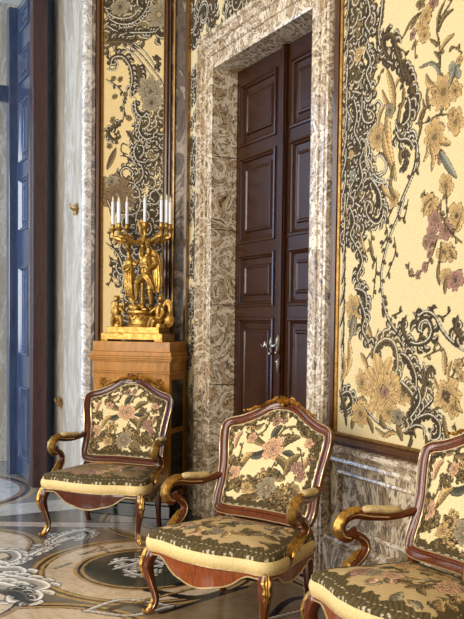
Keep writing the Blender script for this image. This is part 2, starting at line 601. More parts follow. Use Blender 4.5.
PAT = json.loads('''{"R":[["A",[[2393,3247],[2395,3191],[2386,3111],[2370,3033],[2387,2945],[2435,2870],[2496,2833]],10.5,15.8,"d",1],["A",[[2484,2857],[2426,2920],[2408,2980],[2457,2991],[2507,2952],[2523,2887],[2562,2816],[2612,2756],[2644,2689],[2653,2608],[2645,2544]],21.0,28.0,"d",0],["T",[[2467,3045],[2446,3011],[2400,3010]],3.5,3.5,"d",0],["T",[[2537,2903],[2592,2861],[2605,2791],[2670,2709]],3.5,3.5,"d",0],["T",[[2575,2732],[2588,2663],[2569,2600]],3.5,3.5,"d",0],["L",[2750,3023],[2568,2941],15.8,"o"],["F",[2732,2971],57.8,6,"t","o"],["F",[2744,2903],38.5,5,"t","o"],["F",[2652,2936],25.0,5,"p","d"],["F",[2674,2884],15.4,4,"t","o"],["T",[[2674,2904],[2672,2826]],3.5,3.5,"o",0],["T",[[2956,3030],[2903,2986],[2858,2951],[2831,2909],[2849,2841],[2858,2776],[2858,2675]],7.0,7.0,"o",0],["L",[2843,2899],[2941,2965],17.5,"o"],["L",[2835,2908],[2884,3024],15.8,"o"],["L",[2854,2796],[2952,2848],21.0,"t"],["L",[2843,2830],[2784,2872],14.0,"o"],["L",[2859,2750],[2815,2806],14.0,"o"],["F",[2798,3039],38.5,5,"p","d"],["F",[2708,3068],30.8,5,"o","d"],["S",[[2862,2661],[2847,2713],[2798,2756],[2709,2758]],22.8,10.5,"b",0],["F",[2960,2672],50.1,5,"b","d"],["T",[[3009,2747],[2965,2783],[2937,2797]],3.5,3.5,"o",0],["F",[2994,2720],23.1,5,"t","o"],["F",[2889,2599],96.3,8,"t","o"],["F",[2832,2612],27.0,6,"t","d"],["F",[2972,2585],42.4,6,"t","d"],["L",[2772,2645],[2796,2535],17.5,"o"],["L",[2519,2595],[2448,2816],42.0,"t"],["L",[2493,2600],[2410,2718],24.5,"t"],["S",[[2331,2652],[2377,2670],[2406,2639],[2379,2625]],12.2,12.2,"d",1],["T",[[2305,2729],[2374,2768],[2395,2818]],3.5,3.5,"o",0],["T",[[2333,2960],[2352,2871],[2326,2794]],5.2,5.2,"o",0],["A",[[2232,2725],[2230,2640],[2261,2583],[2329,2569],[2349,2607],[2312,2643]],17.5,17.5,"d",1],["F",[2383,2481],80.9,7,"t","o"],["L",[2458,2632],[2538,2235],56.0,"t"],["L",[2429,2501],[2513,2307],38.5,"t"],["S",[[2380,2573],[2307,2524],[2278,2444],[2293,2356],[2362,2289],[2440,2291],[2457,2337],[2414,2385],[2363,2380]],26.2,21.0,"o",2],["F",[2482,2600],38.5,5,"g","d"],["A",[[2671,2664],[2674,2598],[2655,2549],[2604,2500],[2544,2505],[2530,2481]],28.0,17.5,"d",0],["S",[[2528,2522],[2585,2430],[2668,2454],[2701,2382],[2694,2292],[2656,2218],[2595,2133],[2558,2069]],28.0,14.0,"d",2],["T",[[2723,2339],[2715,2275],[2655,2232]],3.5,3.5,"d",0],["L",[2586,2403],[2578,2310],28.0,"o"],["F",[2530,2138],42.4,5,"t","o"],["L",[2493,2255],[2541,2146],24.5,"o"],["T",[[2688,2490],[2768,2480],[2845,2496],[2921,2486]],5.2,5.2,"o",0],["L",[2728,2488],[2740,2596],15.8,"o"],["L",[2708,2486],[2795,2558],15.8,"o"],["L",[2797,2487],[2894,2448],15.8,"b"],["F",[2977,2444],61.6,5,"t","o"],["F",[2957,2479],30.8,5,"t","o"],["F",[2833,2397],84.7,7,"t","o"],["L",[2802,2364],[2816,2240],24.5,"t"],["L",[2782,2374],[2755,2295],17.5,"t"],["L",[2878,2363],[2944,2345],24.5,"t"],["F",[2881,2293],30.8,5,"p","o"],["L",[2880,2319],[2989,2183],35.0,"b"],["F",[2923,2155],53.9,5,"t","o"],["T",[[2924,2130],[2934,2003]],5.2,5.2,"o",0],["F",[2811,2087],50.1,5,"t","o"],["T",[[2764,2151],[2771,2111],[2801,2094]],3.5,3.5,"o",0],["S",[[2100,2120],[2135,2234],[2208,2326],[2213,2405]],14.0,10.5,"d",2],["S",[[2165,2112],[2187,2212],[2258,2304],[2230,2424]],10.5,10.5,"d",1],["A",[[2236,2220],[2296,2270],[2380,2216],[2430,2111]],24.5,24.5,"d",1],["S",[[2204,2457],[2201,2544],[2122,2648],[2081,2715]],12.2,12.2,"d",1],["S",[[2294,2327],[2391,2242],[2506,2199]],10.5,7.0,"w",0],["A",[[2428,2161],[2438,2077],[2398,2032],[2346,2047],[2296,2099],[2312,2140]],22.8,17.5,"d",1],["T",[[2616,2138],[2566,2049],[2513,1972],[2467,1879],[2436,1783],[2437,1699],[2458,1614],[2478,1558]],15.8,14.0,"d",2],["T",[[2520,2095],[2467,2018],[2480,1961],[2426,1896]],3.5,3.5,"d",0],["T",[[2642,2121],[2619,2044],[2588,2033]],3.5,3.5,"d",0],["T",[[2536,1943],[2550,1873],[2519,1807],[2476,1740]],3.5,3.5,"d",0],["T",[[2392,1856],[2384,1757],[2364,1630]],3.5,3.5,"d",0],["T",[[2322,2039],[2342,1959],[2332,1889],[2370,1815]],7.0,3.5,"o",0],["L",[2318,1947],[2357,1844],17.5,"o"],["F",[2811,2075],61.6,6,"t","o"],["F",[2853,2000],50.1,5,"p","o"],["F",[2930,1942],53.9,6,"p","o"],["F",[2826,1925],50.1,5,"p","b"],["F",[2788,1896],30.8,5,"p","o"],["F",[3001,2003],61.6,5,"t","d"],["T",[[2888,2091],[2896,2014],[2977,1919],[3039,1876]],5.2,5.2,"o",0],["T",[[2866,1903],[2830,1828],[2773,1767],[2672,1738],[2659,1806]],5.2,5.2,"o",0],["F",[2819,1842],25.0,4,"p","o"],["F",[2782,1777],25.0,4,"p","o"],["F",[2733,1742],21.2,4,"p","o"],["F",[2681,1758],15.4,4,"p","o"],["F",[2924,1841],53.9,5,"t","o"],["F",[2971,1826],34.7,4,"t","o"],["L",[2885,1793],[2892,1687],21.0,"o"],["L",[2895,1888],[2879,1787],14.0,"o"],["F",[2943,1720],46.2,5,"t","p"],["F",[3002,1705],53.9,5,"p","d"],["L",[2938,1708],[2931,1645],21.0,"o"],["F",[2194,1583],80.9,7,"t","g"],["F",[2185,1487],53.9,6,"g","d"],["L",[2196,1538],[2162,1404],31.5,"g"],["L",[2149,1404],[2129,1208],42.0,"t"],["L",[2099,1327],[2091,1176],35.0,"t"],["A",[[2446,1637],[2482,1552],[2541,1483],[2640,1416],[2745,1399],[2820,1421],[2846,1473],[2811,1523],[2757,1512],[2742,1472],[2773,1459]],14.0,31.5,"d",1],["A",[[2647,1538],[2617,1470],[2683,1404]],17.5,17.5,"d",0],["S",[[2740,1536],[2800,1558],[2863,1536],[2915,1474],[2976,1425],[3067,1378]],15.8,15.8,"d",2],["T",[[2528,1538],[2582,1552],[2614,1565]],3.5,3.5,"d",0],["T",[[2698,1558],[2724,1538],[2739,1578]],3.5,3.5,"d",0],["T",[[2819,1564],[2853,1590],[2877,1577]],3.5,3.5,"d",0],["T",[[2878,1538],[2935,1538],[2971,1563]],3.5,3.5,"d",0],["A",[[3023,1538],[3010,1476],[3066,1427]],22.8,22.8,"d",0],["T",[[2787,1335],[2846,1357],[2912,1385],[2873,1422]],3.5,3.5,"o",0],["L",[2359,1424],[2321,1495],28.0,"t"],["S",[[2303,1292],[2373,1367],[2416,1468]],5.2,5.2,"d",0],["A",[[2375,1288],[2408,1375],[2487,1415],[2559,1387],[2584,1292],[2570,1249]],29.8,26.2,"o",1],["A",[[2611,1348],[2675,1316],[2726,1245],[2736,1179]],31.5,24.5,"d",1],["A",[[2788,1308],[2811,1237],[2803,1158],[2755,1088],[2656,955]],31.5,24.5,"o",1],["S",[[2878,1261],[2852,1286],[2820,1264],[2818,1199]],15.8,15.8,"d",0],["A",[[2645,947],[2737,1019],[2836,1056],[2911,1025],[2913,961],[2864,944],[2855,980]],24.5,17.5,"d",1],["S",[[2656,949],[2738,992],[2799,986],[2805,937]],17.5,14.0,"d",1],["S",[[2656,942],[2719,963],[2740,932]],15.8,12.2,"d",0],["S",[[2757,1048],[2815,1093],[2863,1137],[2833,1160]],17.5,14.0,"d",1],["S",[[2816,1067],[2874,1086],[2931,1111]],8.8,7.0,"o",0],["F",[2461,1151],169.4,9,"t","o"],["F",[2462,1144],92.4,7,"t","o"],["F",[2487,1139],34.7,6,"p","d"],["F",[2639,1145],69.3,6,"t","o"],["F",[2282,1174],65.5,6,"t","o"],["F",[2522,1037],65.5,6,"t","o"],["A",[[2067,1082],[2158,1113],[2198,1056],[2135,1013],[2095,1039]],21.0,21.0,"d",1],["L",[2066,1113],[2138,922],28.0,"d"],["L",[2214,976],[2190,914],28.0,"o"],["F",[2275,1005],80.9,6,"t","o"],["L",[2337,989],[2387,915],28.0,"o"],["S",[[2311,1045],[2409,983],[2574,943]],14.0,10.5,"d",2],["F",[2600,1018],50.1,6,"g","d"],["L",[2590,975],[2636,905],31.5,"o"],["L",[2570,945],[2410,943],21.0,"t"],["L",[2603,935],[2481,906],17.5,"t"],["T",[[2922,1104],[2982,1236],[3034,1302],[3068,1347]],7.0,5.2,"o",0],["F",[2966,1165],88.6,5,"t","o"],["F",[3005,1112],50.1,5,"t","o"],["F",[2957,1158],27.0,6,"d","t"],["L",[2944,1265],[2931,1379],31.5,"t"],["L",[2973,1235],[2988,1325],21.0,"t"],["F",[3031,1312],30.8,5,"t","o"],["F",[3057,1260],30.8,5,"t","o"],["L",[2942,1061],[2989,939],24.5,"o"],["T",[[3072,944],[3036,989],[3017,1037]],5.2,5.2,"o",0],["A",[[2625,2635],[2639,2579],[2628,2528],[2583,2504]],31.5,24.5,"d",1],["A",[[2530,2481],[2564,2434],[2632,2421],[2681,2373]],24.5,17.5,"d",1],["A",[[2315,2281],[2368,2231],[2412,2169],[2419,2096]],24.5,21.0,"d",1],["L",[2413,2267],[2508,2144],21.0,"t"],["L",[2381,2538],[2435,2637],28.0,"t"],["L",[2524,2319],[2484,2202],24.5,"o"],["S",[[2317,2338],[2379,2272],[2460,2246],[2515,2252]],5.2,5.2,"w",0],["S",[[2299,2324],[2367,2254],[2460,2227]],5.2,5.2,"w",0],["A",[[2608,2386],[2620,2330],[2591,2268]],15.8,12.2,"d",0],["L",[2569,2608],[2550,2518],24.5,"o"],["L",[2711,2407],[2738,2480],14.0,"o"],["A",[[2158,2728],[2186,2634],[2163,2552],[2228,2467]],21.0,21.0,"d",1],["A",[[2254,2434],[2219,2382],[2246,2291],[2199,2225]],21.0,21.0,"d",1],["A",[[2555,2818],[2574,2773],[2596,2727]],17.5,14.0,"d",0],["L",[2522,2705],[2564,2749],17.5,"t"],["L",[2403,2927],[2346,2901],14.0,"o"],["L",[2587,2689],[2580,2598],24.5,"o"],["A",[[2265,3234],[2286,3156],[2244,3113],[2295,3041]],21.0,21.0,"d",1],["A",[[2248,2984],[2299,2899],[2265,2837],[2316,2754]],21.0,21.0,"d",1],["F",[2751,2997],46.2,6,"t","o"],["L",[2690,3016],[2630,2969],14.0,"o"],["L",[2821,2646],[2760,2712],28.0,"t"],["L",[2934,2619],[2968,2697],24.5,"b"],["A",[[2125,2155],[2179,2061],[2143,1990],[2209,1912]],21.0,21.0,"d",1],["A",[[2209,1926],[2261,1835],[2214,1750],[2278,1675]],22.8,22.8,"d",1],["A",[[2191,1692],[2291,1660],[2306,1570]],22.8,22.8,"d",1],["L",[2244,1996],[2284,1877],21.0,"t"],["L",[2820,2099],[2764,2028],24.5,"t"],["L",[3028,1988],[2995,1930],24.5,"t"],["L",[2961,1858],[2999,1805],24.5,"t"],["A",[[2243,1626],[2295,1538],[2273,1466],[2336,1394]],22.8,22.8,"d",1],["A",[[2604,1210],[2702,1150],[2725,1085],[2665,1011]],24.5,21.0,"o",1],["A",[[2752,1180],[2765,1115],[2696,1028]],24.5,17.5,"d",1],["L",[2328,1264],[2265,1334],31.5,"t"],["L",[2322,1075],[2248,1083],31.5,"t"],["L",[2454,1016],[2502,951],31.5,"o"],["L",[2900,1192],[2869,1241],21.0,"t"],["L",[2820,949],[2852,888],21.0,"d"],["L",[2709,942],[2680,870],21.0,"d"],["L",[3031,1152],[3067,1093],24.5,"t"]],"C":[["F",[265,3921],113.9,7,"g","t"],["F",[604,4015],80.8,7,"g","d"],["A",[[700,3931],[603,3884],[489,3884],[396,3951],[350,4048]],18.4,18.4,"d",1],["A",[[719,3881],[603,3819],[451,3804],[292,3789]],21.7,18.4,"d",2],["A",[[727,3753],[603,3750],[469,3712]],40.1,30.1,"d",0],["S",[[719,3984],[623,3932],[509,3929],[434,3989]],15.0,15.0,"o",1],["S",[[545,3719],[421,3623],[308,3487],[227,3362],[212,3158]],10.0,10.0,"d",2],["S",[[583,3706],[459,3609],[355,3482],[270,3365]],8.3,8.3,"d",1],["S",[[488,3723],[375,3628],[261,3466]],8.3,8.3,"d",1],["A",[[693,3543],[669,3619],[583,3625],[515,3546],[490,3433],[504,3348],[457,3324]],28.4,20.0,"d",1],["S",[[717,3533],[655,3523],[624,3563],[649,3591]],13.4,11.7,"d",1],["A",[[449,3549],[420,3462],[438,3343]],23.4,23.4,"d",0],["F",[331,3327],121.2,8,"g","o"],["F",[331,3327],55.1,6,"g","d"],["T",[[726,3451],[619,3377],[567,3301],[576,3181]],11.7,10.0,"d",2],["F",[658,3454],20.2,5,"o","d"],["F",[600,3441],22.0,5,"o","d"],["F",[648,3307],22.0,5,"o","d"],["F",[552,3317],22.0,5,"o","d"],["A",[[318,3598],[271,3560],[280,3501]],13.4,13.4,"d",0],["T",[[576,3278],[566,3174],[579,3097]],10.0,10.0,"d",2],["A",[[579,3106],[656,3062],[710,3027],[678,2970],[624,2962],[632,3005]],20.0,15.0,"d",0],["F",[666,3120],25.7,5,"o","d"],["F",[522,3128],25.7,5,"o","d"],["F",[693,2913],23.9,5,"o","d"],["A",[[466,3287],[456,3184],[408,3133],[365,3161]],20.0,16.7,"d",1],["F",[324,3235],80.8,7,"g","d"],["S",[[529,2836],[587,2865],[578,2925],[530,2910]],4.2,4.2,"d",0],["T",[[596,2830],[539,2819],[443,2754]],4.2,4.2,"d",0],["L",[479,2928],[544,3026],26.7,"d"],["A",[[409,2752],[389,2666],[442,2602],[518,2614],[580,2653],[590,2709],[538,2738],[477,2687],[509,2640]],21.7,15.0,"d",1],["L",[712,2731],[635,2893],43.4,"n"],["F",[623,2519],169.0,9,"n","o"],["F",[672,2625],62.5,6,"g","d"],["F",[623,2519],91.9,7,"n","g"],["S",[[470,2609],[419,2529],[425,2374]],15.0,15.0,"d",2],["A",[[417,3096],[426,3011],[369,2956],[294,2969]],20.0,20.0,"d",1],["A",[[444,2926],[472,2859],[443,2788],[368,2768]],20.0,16.7,"d",1],["S",[[710,2480],[632,2373],[459,2368],[412,2470]],20.0,20.0,"n",2],["T",[[680,2374],[651,2268],[689,2182],[640,2076]],4.2,4.2,"d",0],["S",[[718,2130],[610,2040],[561,1900],[570,1742]],16.7,16.7,"d",2],["T",[[688,2024],[658,1900],[696,1777]],4.2,4.2,"d",0]],"F":[]}''')

# ------------------------------------------------------------------ the setting
UR = np.array([.45314663, -.89143599, 0])      # along the right wall, towards the viewer
NR = np.array([-.89143599, -.45314663, 0])     # out of the right wall
PR = np.array([-.31137, 6.61331, 0])
UC = np.array([-.95076, .30992, 0])            # along the canted corner wall, towards the left
NC = np.array([-.30992, -.95076, 0])
PC = np.array([-.3545, 6.6982, 0])
UB = np.array([-.89143599, -.45314663, 0])     # along the end wall, towards the left
NB = np.array([.45314663, -.89143599, 0])
PB = np.array([-1.172, 6.965, 0])
PE = PB + UB * .074                            # edge of the passage
URV = -UR                                      # the passage runs away along the right wall's direction

class Fr:
    """local frame: s along, d out of the wall, z up"""
    def __init__(s, p, u, n):
        s.p, s.u, s.n = p, u, n
    def __call__(s, a, d, z):
        return tuple(s.p + s.u * a + s.n * d + np.array([0, 0, z]))
FR, FC, FB = Fr(PR, UR, NR), Fr(PC, UC, NC), Fr(PB, UB, NB)
FP = Fr(PE, URV, NR)

def fbox(mb, fr, a, b):
    """box between two (s, d, z) corners of a wall frame"""
    (s0, d0, z0), (s1, d1, z1) = a, b
    c = [fr(s, d, z) for z in (z0, z1) for s, d in ((s0, d0), (s1, d0), (s1, d1), (s0, d1))]
    return mb.add(c, [(0, 3, 2, 1), (4, 5, 6, 7), (0, 1, 5, 4), (1, 2, 6, 5), (2, 3, 7, 6), (3, 0, 4, 7)])

def fprof(mb, fr, path, prof, closed=False):
    """mitred moulding: path of (s, z) corners with inward-normal offsets; prof = (t, d) with t the outward offset"""
    n = len(path)
    rings = []
    for i, (s, z, os_, oz) in enumerate(path):
        rings.append([fr(s + os_ * t, d, z + oz * t) for t, d in prof])
    m = len(prof)
    vs = [p for r in rings for p in r]
    fs = []
    for i in range(n if closed else n - 1):
        a, b = i * m, ((i + 1) % n) * m
        for j in range(m - 1):
            fs.append((a + j, a + j + 1, b + j + 1, b + j))
    if not closed:
        fs.append(tuple(range(m)))
        fs.append(tuple(range((n - 1) * m, n * m)))
    return mb.add(vs, fs)

CEIL = 4.75
DS0, DS1, DH = .355, 1.73, 3.365
# right wall with its door opening
m = MB()
fbox(m, FR, (-.10, -.30, 0), (DS0, -.001, CEIL))
fbox(m, FR, (DS1, -.30, 0), (7.4, -.001, CEIL))
fbox(m, FR, (DS0, -.30, DH), (DS1, -.001, CEIL))
structure(m.build('wall_right', M['dado'], smooth=False))
m = MB(); fbox(m, FC, (-.02, -.25, 0), (.86, -.001, CEIL))
structure(m.build('wall_corner', M['pilaster'], smooth=False))
m = MB(); fbox(m, FB, (0, -.3, 0), (.073, .0, CEIL))
structure(m.build('wall_back', M['edge'], smooth=False))
m = MB(); fbox(m, FP, (.001, -.3, 0), (.93, .0, CEIL))
structure(m.build('wall_passage', M['reveal'], smooth=False))
m = MB(); fbox(m, FB, (2.3, -.3, 0), (3.4, .0, CEIL))
structure(m.build('wall_back', M['edge'], smooth=False))
m = MB(); fbox(m, FB, (.073, -.3, 4.45), (2.3, .0, CEIL))
structure(m.build('wall_back', M['edge'], smooth=False))
m = MB(); m.box((-9, -4, CEIL), (5, 15, CEIL + .1))
structure(m.build('ceiling', M['ceiling'], smooth=False))
m = MB(); m.box((-9, -4, -.12), (5, 15, -.003))
structure(m.build('floor', M['floor_edge'], smooth=False))

# inlaid marble floor
cv = Canvas(-3.0, 3.7, .9, 8.7, .0075, (102, 97, 90), line=.008, seed=4)
gx, gy = np.meshgrid(cv.X, cv.Y)
def setc(mask, c):
    cv.col[mask] = np.array(c, float)
bd = (gx - PE[0]) * .45314 + (gy - PE[1]) * -.8914          # distance in front of the end wall line
setc(gx > -.45, (138, 116, 86))
def ring_set(cx, cy, R0, seq):
    r = np.hypot(gx - cx, gy - cy)
    for ro, c in seq:
        setc(r < ro * R0, c)
    return r
med = [(1.04, (176, 142, 88)), (1.0, (40, 38, 38)), (.965, (176, 142, 88)), (.93, (60, 52, 44)), (.915, (204, 182, 152)), (.665, (176, 142, 88)), (.63, (36, 36, 38)), (.60, (176, 142, 88)), (.57, (58, 62, 54))]
for cx, cy in ((.40, 6.40), (-.30, 6.31), (-.92, 3.70), (.95, 5.1)):
    ring_set(cx, cy, .66, med[:5] if cy < 4 else med)
# strips of the threshold
def strip(lo, hi, c):
    setc((gy > lo) & (gy < hi) & (gx < -.98), c)
q = (gx * .45314 - gy * .8914)
def bstrip(p0, p1, c):
    a = p0[0] * .45314 - p0[1] * .8914
    b = p1[0] * .45314 - p1[1] * .8914
    setc((q < max(a, b)) & (q > min(a, b)) & (gx < .2), c)
far = q < (-1.75 * .45314 - 6.33 * .8914)
setc(far, (132, 132, 126))
bstrip((-1.86, 6.71), (-1.75, 6.33), (186, 186, 180))
bstrip((-1.75, 6.33), (-1.72, 6.22), (88, 88, 86))
setc((gy > 6.02) & (gy < 6.16) & (gx < -.7) & ~far, (184, 170, 158))
setc((gy > 6.16) & (gy < 6.185) & (gx < -.7) & ~far, (70, 66, 64))
r = np.hypot(gx + 2.68, gy - 7.17)
for ro, c in ((.98, (170, 150, 120)), (.93, (60, 58, 62)), (.885, (150, 120, 100)), (.84, (196, 200, 200)), (.36, (120, 130, 134))):
    setc(r < ro, c)
r = ring_set(-1.744, 5.463, .434, [(1.14, (150, 136, 108)), (1.03, (70, 66, 60)), (1.0, (166, 140, 100)), (.94, (204, 190, 170)), (.5, (180, 164, 140))])
ring_set(-1.421, 4.343, .30, [(1.12, (150, 128, 96)), (1.0, (66, 60, 54)), (.95, (206, 190, 166))])
ring_set(-.50, 5.045, .665, med)
# scrolls of inlay
def fpts(p):
    return [tuple(x) for x in p]
def wl(pts, w, c='W'):
    cv.ink = PALN['K']
    cv.acan(fpts(pts), w, w * .6, c, 0)
    cv.stroke(fpts(pts), w * 1.5, w, c, 0, rib=10)
wl([(-1.21, 5.60), (-1.25, 5.42), (-1.29, 5.29), (-1.32, 5.16), (-1.39, 5.01), (-1.5, 4.95)], .045)
wl([(-1.3, 5.85), (-1.22, 5.70), (-1.2, 5.5), (-1.27, 5.42)], .04)
wl([(-1.22, 5.52), (-1.15, 5.79), (-1.06, 5.93), (-.97, 5.86), (-1.0, 5.74), (-1.07, 5.78)], .035)
wl([(-1.2, 5.50), (-1.09, 5.70), (-1.02, 5.68), (-1.0, 5.82)], .028)
wl([(-1.55, 5.36), (-1.41, 5.36), (-1.34, 5.23), (-1.37, 5.13), (-1.43, 5.17)], .045)
wl([(-1.52, 5.1), (-1.38, 4.99), (-1.29, 5.0), (-1.24, 4.91), (-1.30, 4.80), (-1.5, 4.74)], .06)
wl([(-1.5, 4.90), (-1.32, 4.84), (-1.22, 4.80), (-1.10, 4.74), (-1.04, 4.66), (-1.10, 4.60), (-1.15, 4.66)], .06)
wl([(-1.5, 4.78), (-1.28, 4.67), (-1.18, 4.60), (-1.08, 4.55), (-1.05, 4.46), (-1.14, 4.42), (-1.2, 4.5)], .07)
wl([(-1.28, 4.57), (-1.16, 4.54), (-1.08, 4.40)], .05, 's')
for pts in ([(-.74, 5.10), (-.66, 5.20), (-.58, 5.16), (-.62, 5.06), (-.54, 5.0)], [(-.7, 5.0), (-.6, 5.1), (-.5, 5.2), (-.42, 5.12), (-.5, 5.05)], [(-.64, 5.0), (-.56, 4.9), (-.46, 4.92), (-.44, 5.02)], [(-.58, 5.28), (-.48, 5.27), (-.4, 5.2)]):
    wl(pts, .03)
for a, b in (((-.92, 5.36), (-.84, 5.5)), ((-.96, 5.30), (-.72, 5.52)), ((-.78, 5.36), (-.9, 5.56)), ((-1.05, 5.0), (-.98, 5.12))):
    cv.stroke([a, b], .010, .010, 'C', 0, rib=10)
# angular fret in front of the medallion
for pts, c, w in (([(-.74, 4.27), (-.57, 4.45), (-.30, 4.36)], 'W', .028), ([(-.74, 4.27), (-.50, 4.21), (-.30, 4.36)], 'W', .028), ([(-.62, 4.29), (-.53, 4.38), (-.42, 4.33)], 'K', .03),
                  ([(-.45, 4.62), (-.2, 4.50), (.0, 4.62)], 'K', .05), ([(-.30, 4.72), (-.1, 4.9), (.2, 4.8)], 'K', .03), ([(-.5, 4.40), (-.1, 4.75)], 'G', .02), ([(-.35, 4.25), (.1, 4.7)], 'K', .016),
                  ([(.1, 3.8), (.35, 4.5), (.75, 4.4)], 'K', .03), ([(-.2, 3.8), (.3, 4.1), (.8, 3.9)], 'G', .03), ([(-.05, 4.0), (.5, 4.4)], 'C', .03), ([(.2, 5.2), (.7, 4.6)], 'K', .03), ([(-.3, 5.75), (.4, 5.2), (.8, 5.3)], 'G', .03)):
    cv.stroke(pts, w, w, c, 0, taper=False, rib=10)
V = np.stack([gx.ravel(), gy.ravel(), np.zeros(gx.size)], -1)
o = structure(grid_mesh('floor', V, cv.nx, cv.ny, cv.lincol().reshape(-1, 3), M['floor']))

# ---- marble door casing, threshold reveal
prof = [(-.004, -.002), (-.004, .040), (.008, .046), (.078, .046), (.082, .034), (.090, .034), (.094, .062), (.110, .062), (.116, .044), (.158, .044), (.162, .034), (.170, .034), (.176, .078), (.196, .078), (.202, .062), (.228, .062), (.236, .098), (.262, .098), (.268, .06), (.270, .0)]
prof = [(t, d * .52) for t, d in prof]
m = MB()
fprof(m, FR, [(DS0, 0.0, -.84, 0), (DS0, DH, -.84, 1), (DS1, DH, .86, 1), (DS1, 0.0, .86, 0)], prof)
casing = structure(m.build('trim_1', M['casing'], smooth=False))
m = MB()
fbox(m, FR, (DS0 - .02, -.24, 0), (DS0 + .004, -.002, DH - .004))
fbox(m, FR, (DS1 - .004, -.24, 0), (DS1 + .02, -.002, DH - .004))
fbox(m, FR, (DS0 - .02, -.24, DH - .004), (DS1 + .02, -.002, DH + .02))
structure(m.build('trim_2', M['casing'], smooth=False))
# projecting joints between the blocks of the jamb
m = MB()
for z in (.52, 1.02, 1.62, 2.18, 2.72):
    fbox(m, FR, (DS0 + .003, -.184, z), (DS0 + .007, -.003, z + .007))
structure(m.build('trim_3', M['pilaster'], smooth=False))

# ---- double door
door = structure(empty('door_1', loc=FR(1.0, -.19, 0)))
def child_world(mb, name, mat, parent, **k):
    o = mb.build(name, mat, None, **k)
    o.parent = parent
    o.matrix_parent_inverse = Matrix.LocRotScale(parent.location, parent.rotation_euler, None).inverted() if parent.parent is None else parent.matrix_parent_inverse
    return o
DD = -.185
def panelled(mb, fr, s0, s1, z0, z1, d, rows, st=.085):
    """door leaf front: flat stiles with sunk, moulded and raised panels; rows = (z0, z1)"""
    fbox(mb, fr, (s0, d - .055, z0), (s1, d - .018, z1))
    zs = [z0] + [z for r in rows for z in r] + [z1]
    fbox(mb, fr, (s0, d - .02, z0), (s0 + st, d, z1))
    fbox(mb, fr, (s1 - st, d - .02, z0), (s1, d, z1))
    for i in range(0, len(zs), 2):
        fbox(mb, fr, (s0 + st, d - .02, zs[i]), (s1 - st, d, zs[i + 1]))
    for a, b in rows:
        x0, x1 = s0 + st, s1 - st
        fprof(mb, fr, [(x0, a, 1, 1), (x0, b, 1, -1), (x1, b, -1, -1), (x1, a, -1, 1)], [(-.012, .0 + d), (-.008, .012 + d), (.006, .014 + d), (.012, .004 + d), (.022, -.002 + d), (.03, -.016 + d), (.07, -.018 + d), (.078, -.004 + d), (.088, -.002 + d), (.098, -.010 + d)], closed=True)
        fbox(mb, fr, (x0 + .098, d - .03, a + .098), (x1 - .098, d - .010, b - .098))
rows = [(.16, 1.52), (1.62, 1.985), (2.085, 2.70), (2.80, 3.24)]
for s0, s1 in ((.322, 1.05), (1.052, 1.76)):
    m = MB()
    panelled(m, FR, s0, s1, .012, 3.37, DD, rows if s0 < 1 else rows, .10)
    child_world(m, 'door_leaf', M['door'], door, smooth=False)
m = MB()
fbox(m, FR, (1.052, DD, .015), (1.112, DD + .02, 3.365))
fbox(m, FR, (1.066, DD + .018, .015), (1.098, DD + .03, 3.365))
child_world(m, 'meeting_strip', M['door'], door, smooth=False)
def handle(s, z, key, sg=1, up=0.0):
    DD = globals()['DD'] + up
    m = MB()
    sweep(m, [FR(s, DD + .004, z + .065), FR(s, DD + .006, z + .03), FR(s, DD + .006, z - .03), FR(s, DD + .004, z - .07)], [.006, .016, .014, .006], 8, 4)
    sweep(m, [FR(s, DD, z), FR(s, DD + .045, z), FR(s + .004, DD + .055, z)], .009, 8, 4)
    sweep(m, [FR(s - .004, DD + .055, z + .03), FR(s, DD + .058, z + .002), FR(s + sg * .035, DD + .058, z - .006), FR(s + sg * .055, DD + .055, z + .006)], [.006, .011, .009, .006], 8, 5)
    m.ball(FR(s, DD + .02, z - .055), .012)
    o = child_world(m, 'door_handle', M['steel'], door)
    o['label'] = 'silver lever handle'
    if key:
        m = MB()
        sweep(m, [FR(s + .012, DD + .01, z - .10), FR(s + .014, DD + .012, z - .13), FR(s + .013, DD + .010, z - .19)], [.010, .013, .006], 8, 5)
        m.ball(FR(s + .012, DD + .016, z - .115), .014)
        o = child_world(m, 'keyhole_cover', M['steel'], door)
        o['label'] = 'silver keyhole cover'
handle(.94, 1.335, False, -1)
handle(1.082, 1.345, True, 1, .03)

# ---- wall panels
def frame_rect(fr, s0, s1, z0, z1, prof, mat, name, parent=None):
    m = MB()
    fprof(m, fr, [(s0, z0, -1, -1), (s0, z1, -1, 1), (s1, z1, 1, 1), (s1, z0, 1, -1)], prof, closed=True)
    return child_world(m, name, mat, parent, smooth=False) if parent else structure(m.build(name, mat, smooth=False))

def fabric_panel(fr, cv, d, parent, relief=1.0):
    gx, gz = np.meshgrid(cv.X, cv.Y)
    dd = (cv.h.ravel() * relief + d)[:, None]
    V = fr.p + gx.ravel()[:, None] * fr.u + dd * fr.n + gz.ravel()[:, None] * np.array([0, 0, 1.])
    V = V - np.array(parent.location)
    return grid_mesh('fabric', V, cv.nx, cv.ny, cv.lincol().reshape(-1, 3), M['fabric'], parent)

GR = (228, 209, 162)
# large panel right of the door
cv = Canvas(2.045, .876, 3.9, 4.2, .0045, GR, .0034, 11)
cv.R.seed(5)
